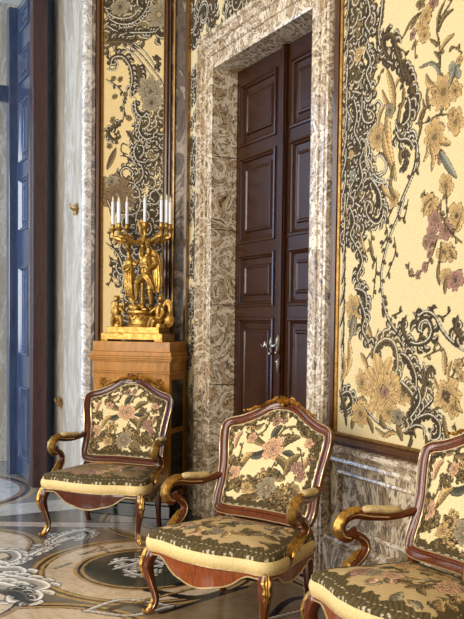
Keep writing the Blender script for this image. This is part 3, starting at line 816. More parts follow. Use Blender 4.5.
# dense border of scrolls along its left edge
S0 = 2.05
for k in range(40):
    z = 1.95 + k * .06
    cv.acan([(S0 + .20 + .05 * sin(k), z), (S0 + .10, z + .05), (S0 + .02, z + .02)], .03, .022, 'd', 1)
for k in range(46):
    z = 1.97 + k * .05
    s = S0 + (.06, .19, .12, .24)[k % 4] + cv.R.uniform(-.02, .02)
    cv.scroll((s, z), cv.R.uniform(.045, .075), cv.R.choice('ddodo'), hl=1, w=.024, turns=.95)
for k in range(20):
    cv.flower((S0 + cv.R.uniform(.03, .2), 2.0 + k * .11 + cv.R.uniform(-.03, .03)), cv.R.uniform(.022, .04), 5, cv.R.choice('odtb'), 'w')
for k in range(26):
    z = 1.0 + k * .12
    cv.stroke([(S0 + .02 + .015 * sin(k), z), (S0 + .045, z + .10), (S0 + .03, z + .22)], .022, .016, 'd', 2)
# scrollwork beyond what the view shows, so the panel carries on
for k in range(26):
    cv.twig([(3.25 + cv.R.uniform(0, .5), 1.0 + k * .12), (3.3 + cv.R.uniform(0, .5), 1.15 + k * .12), (3.4 + cv.R.uniform(0, .4), 1.3 + k * .12)], .008, .006, 'd')
    cv.flower((3.2 + cv.R.uniform(.05, .65), .95 + k * .122), cv.R.uniform(.03, .07), 6, cv.R.choice('tpto'), 'o')
cv.run(PAT['R'])
pn = empty('wall_tapestry', 'large cream silk wall panel with brown scrolls and flowers right of the door', 'wall panel', FR(2.9, 0, .875))
fabric_panel(FR, cv, .012, pn)
frame_rect(FR, 2.045, 3.9, .876, 4.2, [(-.004, .0), (-.004, .022), (.004, .030), (.014, .026), (.018, .020)], M['bead'], 'gilt_beading', pn)['label'] = 'thin gilt inner beading'
frame_rect(FR, 2.027, 3.918, .858, 4.218, [(0, .0), (.0, .032), (.012, .044), (.028, .044), (.040, .026), (.052, .022), (.056, 0)], M['frame'], 'frame', pn)

# strip beside and above the door
cv = Canvas(-.07, 3.60, 1.97, 4.45, .0055, GR, .0036, 12)
cv.fill_scrolls(-.05, 3.6, 1.95, 4.4, 90, .06, .12, 'dddodo')
pn = empty('wall_tapestry', 'cream silk panel with dark scrolls running above the door casing', 'wall panel', FR(.9, 0, 3.64))
fabric_panel(FR, cv, .008, pn)
cv = Canvas(-.065, .9, .135, 3.60, .005, GR, .0032, 13)
cv.fill_scrolls(-.06, .9, .13, 3.6, 90, .03, .055, 'ddod')
pn = empty('wall_tapestry', 'very narrow strip of dark scroll silk between the pilaster and the door casing', 'wall panel', FR(.0, 0, .9))
fabric_panel(FR, cv, .008, pn)
m = MB()
fbox(m, FR, (-.095, 0, 0), (-.066, .03, 4.45))
structure(m.build('trim_4', M['bead'], smooth=False))

# canted corner panel behind the candelabrum
cv = Canvas(.213, 1.0, .752, 4.35, .0045, (226, 200, 146), .0034, 14)
cv.R.seed(9)
for k in range(22):
    cv.scroll((.23 + .19 * (k % 3) / 2 + cv.R.uniform(-.03, .03), 2.34 + k * .038), cv.R.uniform(.05, .08), cv.R.choice('ddo'), hl=1, w=.028)
for k in range(22):
    cv.scroll((cv.R.uniform(.23, .56), 1.28 + k * .05), cv.R.uniform(.06, .10), cv.R.choice('dddn'), hl=1, w=.034)
for k in range(20):
    cv.scroll((cv.R.uniform(.22, .75), cv.R.uniform(3.72, 4.35)), cv.R.uniform(.06, .11), cv.R.choice('ddog'), hl=1)
cv.run(PAT['C'])
pn = empty('wall_tapestry', 'tall narrow cream panel with dark baroque scrolls behind the candelabrum', 'wall panel', FC(.48, 0, 1.0))
fabric_panel(FC, cv, .012, pn)
frame_rect(FC, .213, .752, 1.0, 4.35, [(-.004, 0), (-.004, .026), (.005, .034), (.012, .022), (.014, 0)], M['bead'], 'gilt_beading', pn)['label'] = 'thin gilt inner beading'
frame_rect(FC, .201, .764, .99, 4.36, [(0, 0), (0, .024), (.008, .046), (.024, .046), (.034, .026), (.044, .026), (.046, 0)], M['frame'], 'frame', pn)
m = MB()
fbox(m, FC, (.0, 0, 0), (.030, .030, 4.45))
structure(m.build('trim_5', M['frame'], smooth=False))
m = MB()
fbox(m, FC, (.122, 0, 0), (.132, .022, 4.45))
structure(m.build('trim_6', M['bead'], smooth=False))
# marble pilaster left of it
m = MB()
fbox(m, FC, (.815, 0, 0), (.86, .03, 4.45))
structure(m.build('trim_7', M['pilaster'], smooth=False))
m = MB()
fbox(m, FB, (.0, 0, 0), (.050, .02, 4.45)); fbox(m, FB, (.004, 0, 0), (.020, .030, 4.45))
_pr = [(.050, .0), (.050, .020), (.062, .016), (.071, .006), (.076, -.008), (.077, -.03), (.05, -.03)]
m.rings([[FB(s, d, z) for s, d in _pr] for z in (0, 4.45)])
structure(m.build('trim_8', M['edge'], smooth=False))
m = MB()
fbox(m, FR, (DS1 + .235, 0, 0), (7.4, .045, .235))
fprof(m, FR, [(DS1 + .235, .235, 0, 1), (7.4, .235, 0, 1)], [(-.002, .0), (-.002, .052), (.012, .058), (.020, .040), (.036, .034), (.045, .012), (.046, 0)])
structure(m.build('baseboard_right', M['dado'], smooth=False))
m = MB()
fprof(m, FR, [(DS1 + .235, .70, 0, 1), (7.4, .70, 0, 1)], [(0, 0), (.0, .018), (.014, .026), (.03, .02), (.05, .03), (.062, .05), (.078, .062), (.102, .066), (.106, .05), (.107, 0)])
structure(m.build('trim_9', M['casing'], smooth=False))
m = MB()
for k in range(4):
    s0 = 2.06 + k * 1.15
    fprof(m, FR, [(s0, .33, 1, 1), (s0, .66, 1, -1), (s0 + 1.02, .66, -1, -1), (s0 + 1.02, .33, -1, 1)], [(0, 0), (0, .012), (.012, .018), (.024, .008), (.026, 0)], closed=True)
structure(m.build('trim_10', M['casing'], smooth=False))

# ---- open dark door of the passage on the left
d2 = structure(empty('door_2', loc=(-1.74, 7.43, 0)))
PD = np.array([-1.775, 7.44, 0])
FD = Fr(PD, URV, NR)
m = MB()
fbox(m, FD, (-.03, -.13, 0), (.09, .0, 4.44))
child_world(m, 'door_post', M['doorpost'], d2, smooth=False, bevel=.006)
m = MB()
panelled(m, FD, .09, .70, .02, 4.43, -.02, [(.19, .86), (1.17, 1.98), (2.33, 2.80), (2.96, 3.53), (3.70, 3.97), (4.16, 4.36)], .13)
child_world(m, 'door_leaf', M['daylit_door'], d2, smooth=False)
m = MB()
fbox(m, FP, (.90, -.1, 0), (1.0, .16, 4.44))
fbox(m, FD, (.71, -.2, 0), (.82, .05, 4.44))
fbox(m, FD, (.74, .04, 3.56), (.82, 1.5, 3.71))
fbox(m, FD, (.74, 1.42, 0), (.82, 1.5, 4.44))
child_world(m, 'door_frame', M['daylit_door'], d2, smooth=False, bevel=.008)
m = MB()
fbox(m, FD, (1.5, -1.2, 0), (1.6, 3.6, CEIL))
structure(m.build('wall_far', M['reveal'], smooth=False))

# gilt hooks on the passage wall
def hook(z, s, label):
    t = empty('wall_hook', label, 'hook', FP(s, 0, z))
    m = MB()
    f = Fr(np.array(FP(s, 0, z)), URV, NR)
    sweep(m, [f(0, -.004, 0), f(0, .03, 0), f(.0, .055, .012), f(0, .06, .045)], [.018, .009, .009, .004], 8, 5)
    for a in range(8):
        leaf3(m, [f(0, .006, 0), f(.065 * cos(a * pi / 4), .018, .055 * sin(a * pi / 4))], [.018, .012], f(0, 1, 0) - np.array(f(0, 0, 0)), .002, 4, 2, .3, .003)
    child_world(m, 'rosette', M['gilt'], t)
hook(2.42, .16, 'small gilt rosette hook high on the pale passage wall')
hook(.76, .62, 'small gilt rosette hook low on the passage wall by the left chair')

# ------------------------------------------------------------------ pedestal
RC = -radians(18.05)          # things in the corner face along the canted wall
PZ = 1.338
ped = empty('pedestal', 'tall honey-coloured wooden pedestal in the corner on a dark marble foot', 'pedestal', FC(.30, .252, 0), RC)
W2, D2 = .315, .165           # half width and depth of the shaft (front = -y)
m = MB()
m.box((-W2 - .02, -D2 - .02, 0), (W2 + .02, D2, .10)); m.box((-W2 - .008, -D2 - .008, .10), (W2 + .008, D2, .125))
m.build('foot', M['pedmarble'], ped, smooth=False, bevel=.004)['label'] = 'dark green-black marble foot'
m = MB()
m.box((-W2, -D2, .125), (W2, D2, 1.10))
m.build('shaft', M['goldwood'], ped, smooth=False)
m = MB()
def slab(mb, e, z0, z1):
    mb.box((-W2 - e, -D2 - e, z0), (W2 + e, D2 + min(e, .0), z1))
slab(m, .012, 1.098, 1.112); slab(m, .004, 1.112, 1.185); slab(m, .014, 1.185, 1.197); slab(m, .024, 1.197, 1.212); slab(m, .034, 1.212, 1.228)
slab(m, .020, 1.228, 1.262); slab(m, .006, 1.262, PZ)
m.build('cornice', M['goldwood'], ped, smooth=False, bevel=.003)
m = MB()
for a, b in ((.19, .64), (.68, 1.05)):
    m.box((W2 - .001, -D2 + .05, a), (W2 + .002, D2 - .05, b))
m.build('side_panel', M['blackpanel'], ped, smooth=False)['label'] = 'dark inset side panel'
m = MB()
for x0, x1, z0, z1 in ((-W2 + .05, W2 - .05, .18, 1.04),):
    for a, b in (((x0, z0), (x1, z0)), ((x1, z0), (x1, z1)), ((x1, z1), (x0, z1)), ((x0, z1), (x0, z0))):
        m.box((min(a[0], b[0]) - .004, -D2 - .004, min(a[1], b[1]) - .004), (max(a[0], b[0]) + .004, -D2 + .001, max(a[1], b[1]) + .004))
m.build('panel_beading', M['goldwood'], ped, smooth=False)
for sx in (-1, 1):
    m = MB()
    for k in range(6):
        a = k * pi / 3
        leaf3(m, [(sx * .235, -D2 - .002, 1.03), (sx * .235 + .032 * cos(a), -D2 - .008, 1.03 + .032 * sin(a))], [.008, .010], (0, -1, 0), .002, 4, 2, .3, .003)
    sweep(m, [(sx * .20, -D2 - .004, 1.03), (sx * .15, -D2 - .006, 1.05), (sx * .10, -D2 - .006, 1.03), (sx * .12, -D2 - .006, 1.01)], [.005, .006, .005, .003], 6, 5)
    m.build('gilt_mount', M['gilt'], ped)

# ------------------------------------------------------------------ candelabrum
CX = FC(.333, .235, PZ)
can = empty('candelabrum', 'large gilt bronze candelabrum with classical figures standing on the wooden pedestal', 'candelabrum', CX, RC)
K = 129.0
def cp(px, py, y=0.0):
    return ((px - 136.3) / 122.0, y, (338.5 - py) / K)
m = MB()
m.box((-.246, -.135, .012), (.268, .115, .062)); m.box((-.246, -.135, 0), (-.19, .115, .014)); m.box((.20, -.135, 0), (.268, .115, .014))
m.box((-.208, -.115, .062), (.232, .10, .112))
m.box((-.220, -.124, .055), (.246, .108, .068))
base_o = m.build('base', M['gold'], can, smooth=False, bevel=.004)
m = MB()
m.lathe([(.0, .110), (.118, .110), (.120, .124), (.108, .132), (.104, .150), (.104, .205), (.110, .214), (.118, .222), (.116, .236), (.10, .240), (0, .240)], cp(141, 338.5)[:2] + (0,), 28)
for k in range(12):
    a = 2 * pi * k / 12
    b = 2 * pi * (k + 1) / 12
    cx = cp(141, 0)[0]
    sweep(m, [(cx + .108 * cos(a), .108 * sin(a), .20), (cx + .112 * cos((a + b) / 2), .112 * sin((a + b) / 2), .172), (cx + .108 * cos(b), .108 * sin(b), .20)], [.005, .010, .005], 6, 4)
m.build('drum', M['gold'], can)
m = MB()
rr = random.Random(3)
for k in range(16):
    a = rr.uniform(0, 6.28); q = rr.uniform(0, .085)
    m.ball((cp(141, 0)[0] + q * cos(a), q * sin(a), .245 + rr.uniform(0, .03)), (rr.uniform(.02, .035), rr.uniform(.02, .035), rr.uniform(.014, .03)), 7, 5)
m.build('rocky_mound', M['gold'], can)
# torch-like stem with vase top
m = MB()
cx = cp(140.5, 0)[0]
m.lathe([(.0, .25), (.030, .25), (.022, .30), (.017, .40), (.016, .62), (.020, .70), (.030, .72), (.018, .735), (.024, .78), (.036, .80), (.022, .815), (.016, .83), (.020, .86), (.034, .88), (.044, .935), (.038, .94), (.0, .93)], (cx, .02, 0), 16)
for k in range(8):
    a = 2 * pi * k / 8
    leaf3(m, [(cx + .018 * cos(a), .02 + .018 * sin(a), .83), (cx + .032 * cos(a), .02 + .032 * sin(a), .88), (cx + .046 * cos(a), .02 + .046 * sin(a), .925)], [.006, .012, .004], (cos(a), sin(a), .2), .002, 4, 2, .3, .003)
m.build('stem', M['gold'], can)

# branches, cups and candles
cands = [(111.8, 224, -.02, 'leftmost white candle on the gilt candelabrum'), (115.6, 221, .09, 'second white candle from the left, at the back of the candelabrum'),
         (119.8, 224, -.10, 'third white candle from the left on the candelabrum'), (125.8, 223, .03, 'fourth white candle from the left, inner side of the left branches'),
         (145.6, 223, -.06, 'single white candle at the centre beside the vase-shaped stem top'),
         (162.6, 224, -.08, 'inner white candle of the three on the right branches'), (166.4, 222, .08, 'middle white candle of the three on the right branches'), (170.8, 225, -.01, 'outermost white candle on the right of the candelabrum')]
lens_c = [.19, .185, .16, .185, .19, .18, .19, .18]
for (px, py, yy, lab), ln in zip(cands, lens_c):
    x, _, z = cp(px, py)
    x -= yy * .34 + .012
    m = MB()
    side = -1 if px < 140 else 1
    dx = x - cx
    if abs(dx) > .08:
        sweep(m, [(cx, .02, .79), (cx + dx * .3, yy * .3 + .01, .765), (cx + dx * .58, yy * .6, .782), (cx + dx * .84, yy * .9, z - .085), (x, yy, z - .075), (x, yy, z - .045)], [.012, .017, .013, .017, .010, .009], 8, 6)
        leaf3(m, [(cx + dx * .55, yy * .4, .80), (cx + dx * .68, yy * .6, .818), (cx + dx * .84, yy * .7, .82), (cx + dx * .80, yy * .7, .805)], [.006, .012, .008, .003], (0, -1, .3), .003, 5, 3, .35, .004)
        leaf3(m, [(cx + dx * .55, yy * .4, .785), (cx + dx * .68, yy * .6, .768), (cx + dx * .85, yy * .8, .775), (cx + dx * .98, yy * .9, z - .085)], [.004, .010, .010, .003], (0, -1, -.3), .003, 5, 3, .35, .004)
    else:
        sweep(m, [(cx, .02, .77), (cx + dx * .5, yy * .7, .76), (x, yy, z - .075), (x, yy, z - .045)], [.012, .014, .010, .009], 8, 6)
    m.build('branch', M['gold'], can)
    m = MB()
    m.lathe([(0, -.052), (.012, -.050), (.009, -.040), (.022, -.026), (.032, -.018), (.033, -.012), (.018, -.008), (.016, .010), (.020, .018), (.018, .022), (0, .022)], (x, yy, z), 14)
    m.build('drip_cup', M['gold'], can)
    Rz = Matrix.Rotation(RC, 3, 'Z')
    p = Vector(CX) + Rz @ Vector((x, yy, z + .0225))
    c = empty('candle', lab, 'candle', p, 0, 'candles on the candelabrum')
    m = MB()
    m.lathe([(0, 0), (.0125, 0), (.0125, ln - .02), (.011, ln - .012), (.004, ln - .008), (0, ln - .008)], (0, 0, 0), 12)
    m.build('wax', M['candle'], c)
    m = MB()
    m.lathe([(0, ln - .009), (.005, ln - .006), (.0075, ln + .006), (.004, ln + .022), (0, ln + .034)], (0, 0, 0), 8)
    m.build('tip', M['wire'], c)

def figure(name, label, limbs, balls, voxel=.0035, folds=()):
    """one continuous gilt body: overlapping tapered limbs fused by a remesh"""
    m = MB()
    g = lambda r: tuple(q * 1.28 + .0015 for q in r) if hasattr(r, '__len__') else r * 1.28 + .0015
    for pts, rad in limbs:
        sweep(m, pts, [g(r) for r in rad], 10, 5)
    for c, r in balls:
        m.ball(c, tuple(q * 1.12 for q in r) if hasattr(r, '__len__') else r * 1.1, 12, 8)
    for pts, w, nr in folds:
        leaf3(m, pts, [q * 1.25 for q in w], nr, .008, 6, 3, .1, .007)
    o = m.build(name, M['gold'], can)
    o['label'] = label
    r = o.modifiers.new('fuse', 'REMESH')
    r.mode = 'VOXEL'
    r.voxel_size = voxel
    r.use_smooth_shade = True
    s = o.modifiers.new('soften', 'SMOOTH')
    s.factor = .5
    s.iterations = 1
    return o

def P(px, py, y):
    return cp(px, py, y)
# standing man: weight on the right leg, the other knee raised and bent, cloak behind
yb = -.035
figure('standing_man', 'gilt standing man with a cloak', [
    ([P(149.2, 252, yb), P(149.6, 258, yb - .004), P(149, 266, yb), P(147.6, 273, yb + .004)], [(.026, .018), (.042, .026), (.031, .022), (.034, .026)]),
    ([P(149.4, 254, yb), P(149.6, 249, yb - .003), P(149.4, 246, yb - .004)], [.014, .012, .012]),
    ([P(149.8, 273, yb), P(151.5, 284, yb - .012), P(151.3, 288, yb - .012), P(152, 296, yb), P(152.2, 301.5, yb + .002)], [.027, .018, .016, .015, .008]),
    ([P(152.2, 301.8, yb + .004), P(151.8, 303.5, yb - .03), P(151.6, 304, yb - .045)], [.009, .008, .005]),
    ([P(146, 273, yb), P(141.5, 279.5, yb - .055), P(140.5, 281, yb - .06)], [.026, .020, .016]),
    ([P(140.5, 281, yb - .06), P(140.2, 290, yb - .045), P(139.2, 297, yb - .04)], [.016, .014, .008]),
    ([P(139.2, 297.5, yb - .038), P(138, 299, yb - .07)], [.009, .005]),
    ([P(145.0, 254.5, yb), P(142.4, 261, yb - .01), P(144.5, 264, yb - .03), P(150.5, 263, yb - .045)], [.015, .012, .010, .007]),
    ([P(154.2, 254.5, yb), P(156.4, 262, yb + .004), P(152.5, 266, yb - .034), P(149, 264.5, yb - .046)], [.015, .013, .010, .007]),
    ([P(142, 256, yb - .005), P(141, 251, yb - .01), P(141.6, 247, yb)], [.010, .008, .007])],
    [(P(149.5, 241.6, yb - .010), (.021, .025, .030)), (P(149.3, 242.4, yb - .038), (.005, .007, .008)), (P(149.3, 245.2, yb - .034), (.008, .005, .003)), (P(149.7, 238.6, yb + .002), (.024, .026, .022)), (P(147.6, 239.5, yb), .009), (P(151.6, 239.5, yb), .009)],
    folds=[([P(146.6, 249.5, yb + .015), P(152, 249, yb + .022), P(156.8, 255, yb + .018), P(159.2, 268, yb + .014), P(160, 280, yb + .012), P(158.6, 290, yb + .016)], [.010, .018, .024, .022, .026, .010], (.5, -1, 0)),
           ([P(146, 270, yb - .028), P(149.5, 275, yb - .036), P(153.5, 282, yb - .026), P(156, 288, yb - .01)], [.010, .020, .018, .006], (0, -1, 0)),
           ([P(155, 262, yb + .014), P(157, 276, yb + .008), P(155.5, 290, yb + .010)], [.016, .020, .010], (.2, -1, 0))])
# standing woman in a long dress, leaning on the stem
yw = -.03
figure('standing_woman', 'gilt standing woman in a long draped dress', [
    ([P(130, 256, yw), P(129.6, 260, yw - .005), P(130, 266, yw), P(130.2, 272, yw), P(131, 282, yw - .004), P(132, 292, yw), P(132.6, 298, yw)], [(.022, .016), (.032, .026), (.025, .020), (.034, .028), (.036, .030), (.032, .026), (.020, .018)]),
    ([P(129.6, 258, yw), P(128.8, 252, yw - .003), P(128.2, 249.5, yw - .004)], [.012, .010, .011]),
    ([P(133.6, 258.5, yw), P(136.6, 262, yw - .01), P(139, 256, yw + .02), P(140.2, 253, yw + .02)], [.012, .010, .008, .007]),
    ([P(126.2, 258.5, yw), P(124, 265, yw - .012), P(127, 268, yw - .034), P(131.5, 266, yw - .04)], [.012, .010, .008, .006]),
    ([P(131, 296, yw - .01), P(135.5, 301, yw - .02), P(137, 303, yw - .04)], [.014, .010, .006])],
    [(P(128, 245.2, yw - .010), (.018, .021, .026)), (P(128, 246, yw - .033), (.004, .006, .007)), (P(127.4, 243, yw + .003), (.021, .023, .020)), (P(124.8, 244.6, yw + .01), .009)],
    folds=[([P(126.6 + 2.1 * k, 270, yw - .03 + .004 * abs(k - 1)), P(127.2 + 2.2 * k, 282, yw - .036), P(128.8 + 2.0 * k, 294, yw - .028)], [.006, .008, .004], (0, -1, 0)) for k in range(4)] +
          [([P(125.4, 266, yw + .01), P(124.4, 278, yw + .008), P(127.4, 292, yw + .01)], [.010, .014, .006], (-.6, -1, 0))])
# seated cupids either side of the drum
yp = -.055
figure('seated_cupid', 'gilt winged cupid seated on the left', [
    ([P(118.8, 303, yp), P(118.4, 308, yp), P(118.6, 315, yp + .004), P(119, 320, yp + .008)], [(.018, .014), (.027, .021), (.024, .020), (.026, .024)]),
    ([P(118.6, 304, yp), P(118, 300.5, yp)], [.011, .011]),
    ([P(120.8, 318, yp), P(123.6, 314.6, yp - .035), P(124, 315, yp - .04)], [.018, .016, .012]),
    ([P(124, 315, yp - .04), P(124.8, 320, yp - .036), P(124.4, 324.4, yp - .036)], [.013, .012, .007]),
    ([P(117, 319, yp), P(116.2, 316.6, yp - .04), P(116, 317.4, yp - .044)], [.018, .016, .012]),
    ([P(116, 317.4, yp - .044), P(115.6, 321, yp - .038), P(116, 324.6, yp - .036)], [.012, .011, .007]),
    ([P(121.6, 305, yp), P(124.2, 308, yp - .01), P(126.8, 311, yp - .01)], [.010, .009, .006]),
    ([P(115.8, 305.4, yp), P(113.8, 310, yp - .012), P(116, 313, yp - .03)], [.010, .009, .006]),
    ([P(119, 321, yp + .01), P(119, 325.2, yp + .01)], [.034, .040])],
    [(P(117.8, 296.2, yp - .004), (.020, .022, .023)), (P(117.6, 297, yp - .025), .005), (P(116.2, 294.4, yp), .012), (P(119.4, 294.2, yp), .012)],
    folds=[([P(115.6, 305, yp + .018), P(112.6, 300, yp + .026), P(112.2, 309, yp + .028), P(113.4, 316, yp + .024)], [.008, .017, .015, .004], (-.3, -1, 0)),
           ([P(120.6, 305, yp + .018), P(123, 300, yp + .028), P(124, 306, yp + .028)], [.006, .012, .004], (.3, -1, 0))])
figure('seated_cupid', 'gilt winged cupid seated on the right beside a round shield', [
    ([P(162.2, 302, yp), P(161.2, 308, yp), P(161.6, 315, yp + .004), P(162.6, 319, yp + .006)], [(.018, .014), (.028, .021), (.025, .020), (.027, .024)]),
    ([P(162.2, 304, yp), P(162.8, 300, yp)], [.011, .011]),
    ([P(160, 317, yp), P(156.2, 315.6, yp - .034), P(155.4, 316, yp - .038)], [.018, .016, .012]),
    ([P(155.4, 316, yp - .038), P(153.6, 320.6, yp - .034), P(151.8, 324.4, yp - .034)], [.013, .012, .007]),
    ([P(162, 318.4, yp), P(159.4, 318, yp - .044), P(158.6, 318.6, yp - .048)], [.018, .015, .012]),
    ([P(158.6, 318.6, yp - .048), P(157.6, 322, yp - .044), P(155.6, 324.8, yp - .044)], [.012, .011, .006]),
    ([P(159, 304.6, yp), P(155.4, 308, yp - .012), P(153, 310.6, yp - .012)], [.010, .009, .006]),
    ([P(164.6, 304.6, yp), P(166.4, 309.6, yp - .012), P(165.2, 314, yp - .03)], [.010, .009, .006]),
    ([P(162, 320.6, yp + .01), P(162, 325.2, yp + .01)], [.032, .038])],
    [(P(163.6, 295.8, yp - .004), (.019, .022, .023)), (P(161.8, 297, yp - .02), .005), (P(164, 293.2, yp), .014), (P(164.6, 291.2, yp), .008)],
    folds=[([P(164.6, 304, yp + .018), P(168.6, 298.5, yp + .026), P(171.4, 304, yp + .028), P(171, 313, yp + .024)], [.008, .020, .020, .004], (.3, -1, 0))])
m = MB()
sc = P(168, 317, yp + .03)
m.rings([[(sc[0] + r * cos(2 * pi * j / 20), sc[1] + d, sc[2] + r * 1.0 * sin(2 * pi * j / 20)) for j in range(20)] for r, d in ((.002, .008), (.058, .008), (.062, 0), (.054, -.006), (.048, -.002), (.03, -.012), (.002, -.016))])
m.build('shield', M['gold'], can)['label'] = 'round gilt shield'

# ------------------------------------------------------------------ armchairs
_half = [(0, -.315), (.10, -.308), (.19, -.285), (.27, -.268), (.335, -.268), (.372, -.235), (.374, -.16), (.352, -.05), (.330, .06), (.316, .15), (.306, .215), (.28, .242), (.16, .246), (0, .248)]
_full = _half + [(-x, y) for x, y in _half[-2:0:-1]]
PLAN = np.array([p for p in spline(_full, 14, True)])
NPL = len(PLAN)
PC0 = np.array([0, -.03])
def plan_off(e):
    T = np.roll(PLAN, -1, 0) - np.roll(PLAN, 1, 0)
    T /= np.linalg.norm(T, axis=1)[:, None]
    N = np.stack([T[:, 1], -T[:, 0]], 1)
    s = np.sign(((PLAN - PC0) * N).sum(1))
    return PLAN + N * e * s[:, None]

def rail_bottom(x, y):
    """shaped lower edge of the seat rail"""
    if y < -.2:
        a = abs(x)
        return .225 + .095 * min(1, (a / .26) ** 1.7) - .012 * math.exp(-((a - .17) / .035) ** 2)
    if abs(x) > .29 and y < .2:
        q = (y + .02) / .2
        return .262 + .05 * min(1, q * q)
    return .295

def back_pt(u, v, d=0.0):
    """backrest surface: u sideways, v up the back, d forward"""
    return (u, .222 + v * .285 + .062 * (1 - (u / .36) ** 2) * min(1, v * 2.5 + .35) - .012 - d * .97, .470 + v * .99 + d * .2)

_bh = [(0, -.012), (.14, -.014), (.25, -.014), (.305, .006), (.322, .06), (.320, .15), (.328, .25), (.343, .34), (.352, .41), (.346, .462), (.312, .492), (.25, .508), (.175, .540), (.10, .583), (.045, .600), (0, .603)]
BO = np.array(spline(_bh + [(-x, y) for x, y in _bh[-2:0:-1]], 15, True))
NB_ = len(BO)
BCEN = np.array([0, .28])
def back_off(e):
    T = np.roll(BO, -1, 0) - np.roll(BO, 1, 0)
    T /= np.linalg.norm(T, axis=1)[:, None]
    N = np.stack([T[:, 1], -T[:, 0]], 1)
    s = np.sign(((BO - BCEN) * N).sum(1))
    return BO + N * e * s[:, None]

def draw_back(seed, faded):
    cv = Canvas(-.37, -.04, .37, .63, .003, (238, 218, 168), .0026, seed, (240, 232, 208))
    R = cv.R
    o_, t_, g_, p_, r_ = 'q', 't', 'g', 'p', 'r'
    # main bouquet
    for a, b, w, c in (((-.06, .36), (-.17, .44), .035, 'q'), ((-.05, .33), (-.16, .30), .035, 's'), ((.05, .36), (.15, .42), .035, 'q'), ((.02, .30), (.10, .24), .04, 'q'), ((-.02, .38), (.02, .47), .035, 's'), ((.06, .33), (.15, .30), .03, 's'),
                       ((-.2, .2), (-.27, .27), .04, 't'), ((-.2, .2), (-.25, .12), .045, 'q'), ((-.19, .22), (-.13, .31), .035, 't'), ((-.25, .33), (-.22, .42), .03, 'r'),
                       ((.10, .22), (.17, .33), .045, 'q'), ((.10, .20), (.02, .24), .04, 'q'), ((.12, .16), (.22, .12), .05, 'q'), ((-.02, .13), (-.13, .19), .05, 'q'), ((.0, .14), (.06, .23), .045, 's'), ((-.04, .10), (-.15, .08), .05, 'q'),
                       ((.05, .10), (.15, .06), .05, 'q'), ((.2, .25), (.26, .33), .03, 't'), ((.2, .43), (.14, .48), .03, 'q'), ((.2, .42), (.26, .46), .03, 'q'), ((-.1, .47), (-.18, .45), .025, 'q'), ((-.08, .49), (-.02, .53), .025, 'q')):
        cv.leaf(a, b, w, c, .15)
    for pts in ([(-.2, .42), (-.14, .40), (-.08, .44), (-.06, .50)], [(.0, .40), (.05, .46), (.12, .47), (.18, .43)], [(-.24, .10), (-.12, .16), (-.02, .20), (.02, .28)], [(.05, .12), (.15, .18), (.2, .26), (.17, .36)], [(-.28, .2), (-.22, .26), (-.2, .36)]):
        cv.twig(pts, .008, .005, 'q')
    for k in range(10):
        cv.scroll((R.uniform(-.24, .24), R.uniform(.07, .25)), R.uniform(.024, .04), R.choice('qqto'), hl=0, w=.014)
    for k in range(6):
        cv.scroll((R.uniform(-.26, .26), R.uniform(.27, .5)), R.uniform(.02, .03), R.choice('qto'), hl=0, w=.010)
    cv.flower((-.01, .345), .066, 6, 'r', 'p'); cv.flower((-.01, .345), .036, 5, 'r', 'p')
    cv.flower((.165, .265), .036, 5, 'p', 'r'); cv.flower((.20, .225), .028, 5, 'p', 'r'); cv.flower((.22, .40), .03, 5, 'r', 'p')
    cv.flower((-.02, .49), .026, 5, 'p', 'k'); cv.flower((.03, .50), .020, 5, 'p', 'r'); cv.flower((-.15, .39), .03, 5, 'r', 'p'); cv.flower((-.23, .20), .042, 5, 'r', 't')
    cv.flower((.0, .145), .060, 6, 'g', 'r'); cv.flower((.09, .12), .030, 5, 'q', 'r'); cv.flower((-.12, .13), .034, 5, 't', 'p'); cv.flower((.24, .31), .022, 5, 'p', 'r')
    # dark border, wider at the right and along the bottom
    B = back_off(-.046)
    gx, gy = np.meshgrid(cv.X, cv.Y)
    best = np.full(gx.shape, 9.0)
    L = np.zeros(gx.shape)
    cum = 0
    for i in range(NB_):
        a, b = B[i], B[(i + 1) % NB_]
        d = b - a
        q = d @ d + 1e-12
        t = np.clip(((gx - a[0]) * d[0] + (gy - a[1]) * d[1]) / q, 0, 1)
        ds = np.hypot(gx - a[0] - t * d[0], gy - a[1] - t * d[1])
        k = ds < best
        best[k] = ds[k]
        L[k] = (cum + t * sqrt(q))[k]
        cum += sqrt(q)
    wd = .022 + .026 * np.clip((.13 - gy) / .1, 0, 1) + .020 * np.clip((gx - .12) / .12, 0, 1) + .008 * np.sin(L * 95) + .006 * np.sin(L * 173 + 1)
    bm_ = best < wd
    base = np.array([88, 74, 46.])
    k = 1 + .2 * np.sin(L * 260 + best * 160)
    cv.col[bm_] = np.clip(base * k[..., None], 0, 255)[bm_]
    cv.col[(best >= wd) & (best < wd + .003)] = cv.ink
    ins = (best > wd * .45) & (best < wd * .45 + .003) & (np.sin(L * 95) > -.2)
    cv.col[ins] = np.array([58, 50, 36.])
    wh = (best > .006) & (best < .0095) & (np.sin(L * 130) > .1)
    cv.col[wh] = np.array([226, 220, 200.])
    for k in range(30):
        i = R.randrange(NB_)
        p = B[i] * .93 + BCEN * .07
        cv.leaf(p, p + np.array([R.uniform(-.04, .04), R.uniform(-.04, .04)]), .022, R.choice('oqd'))
    return cv

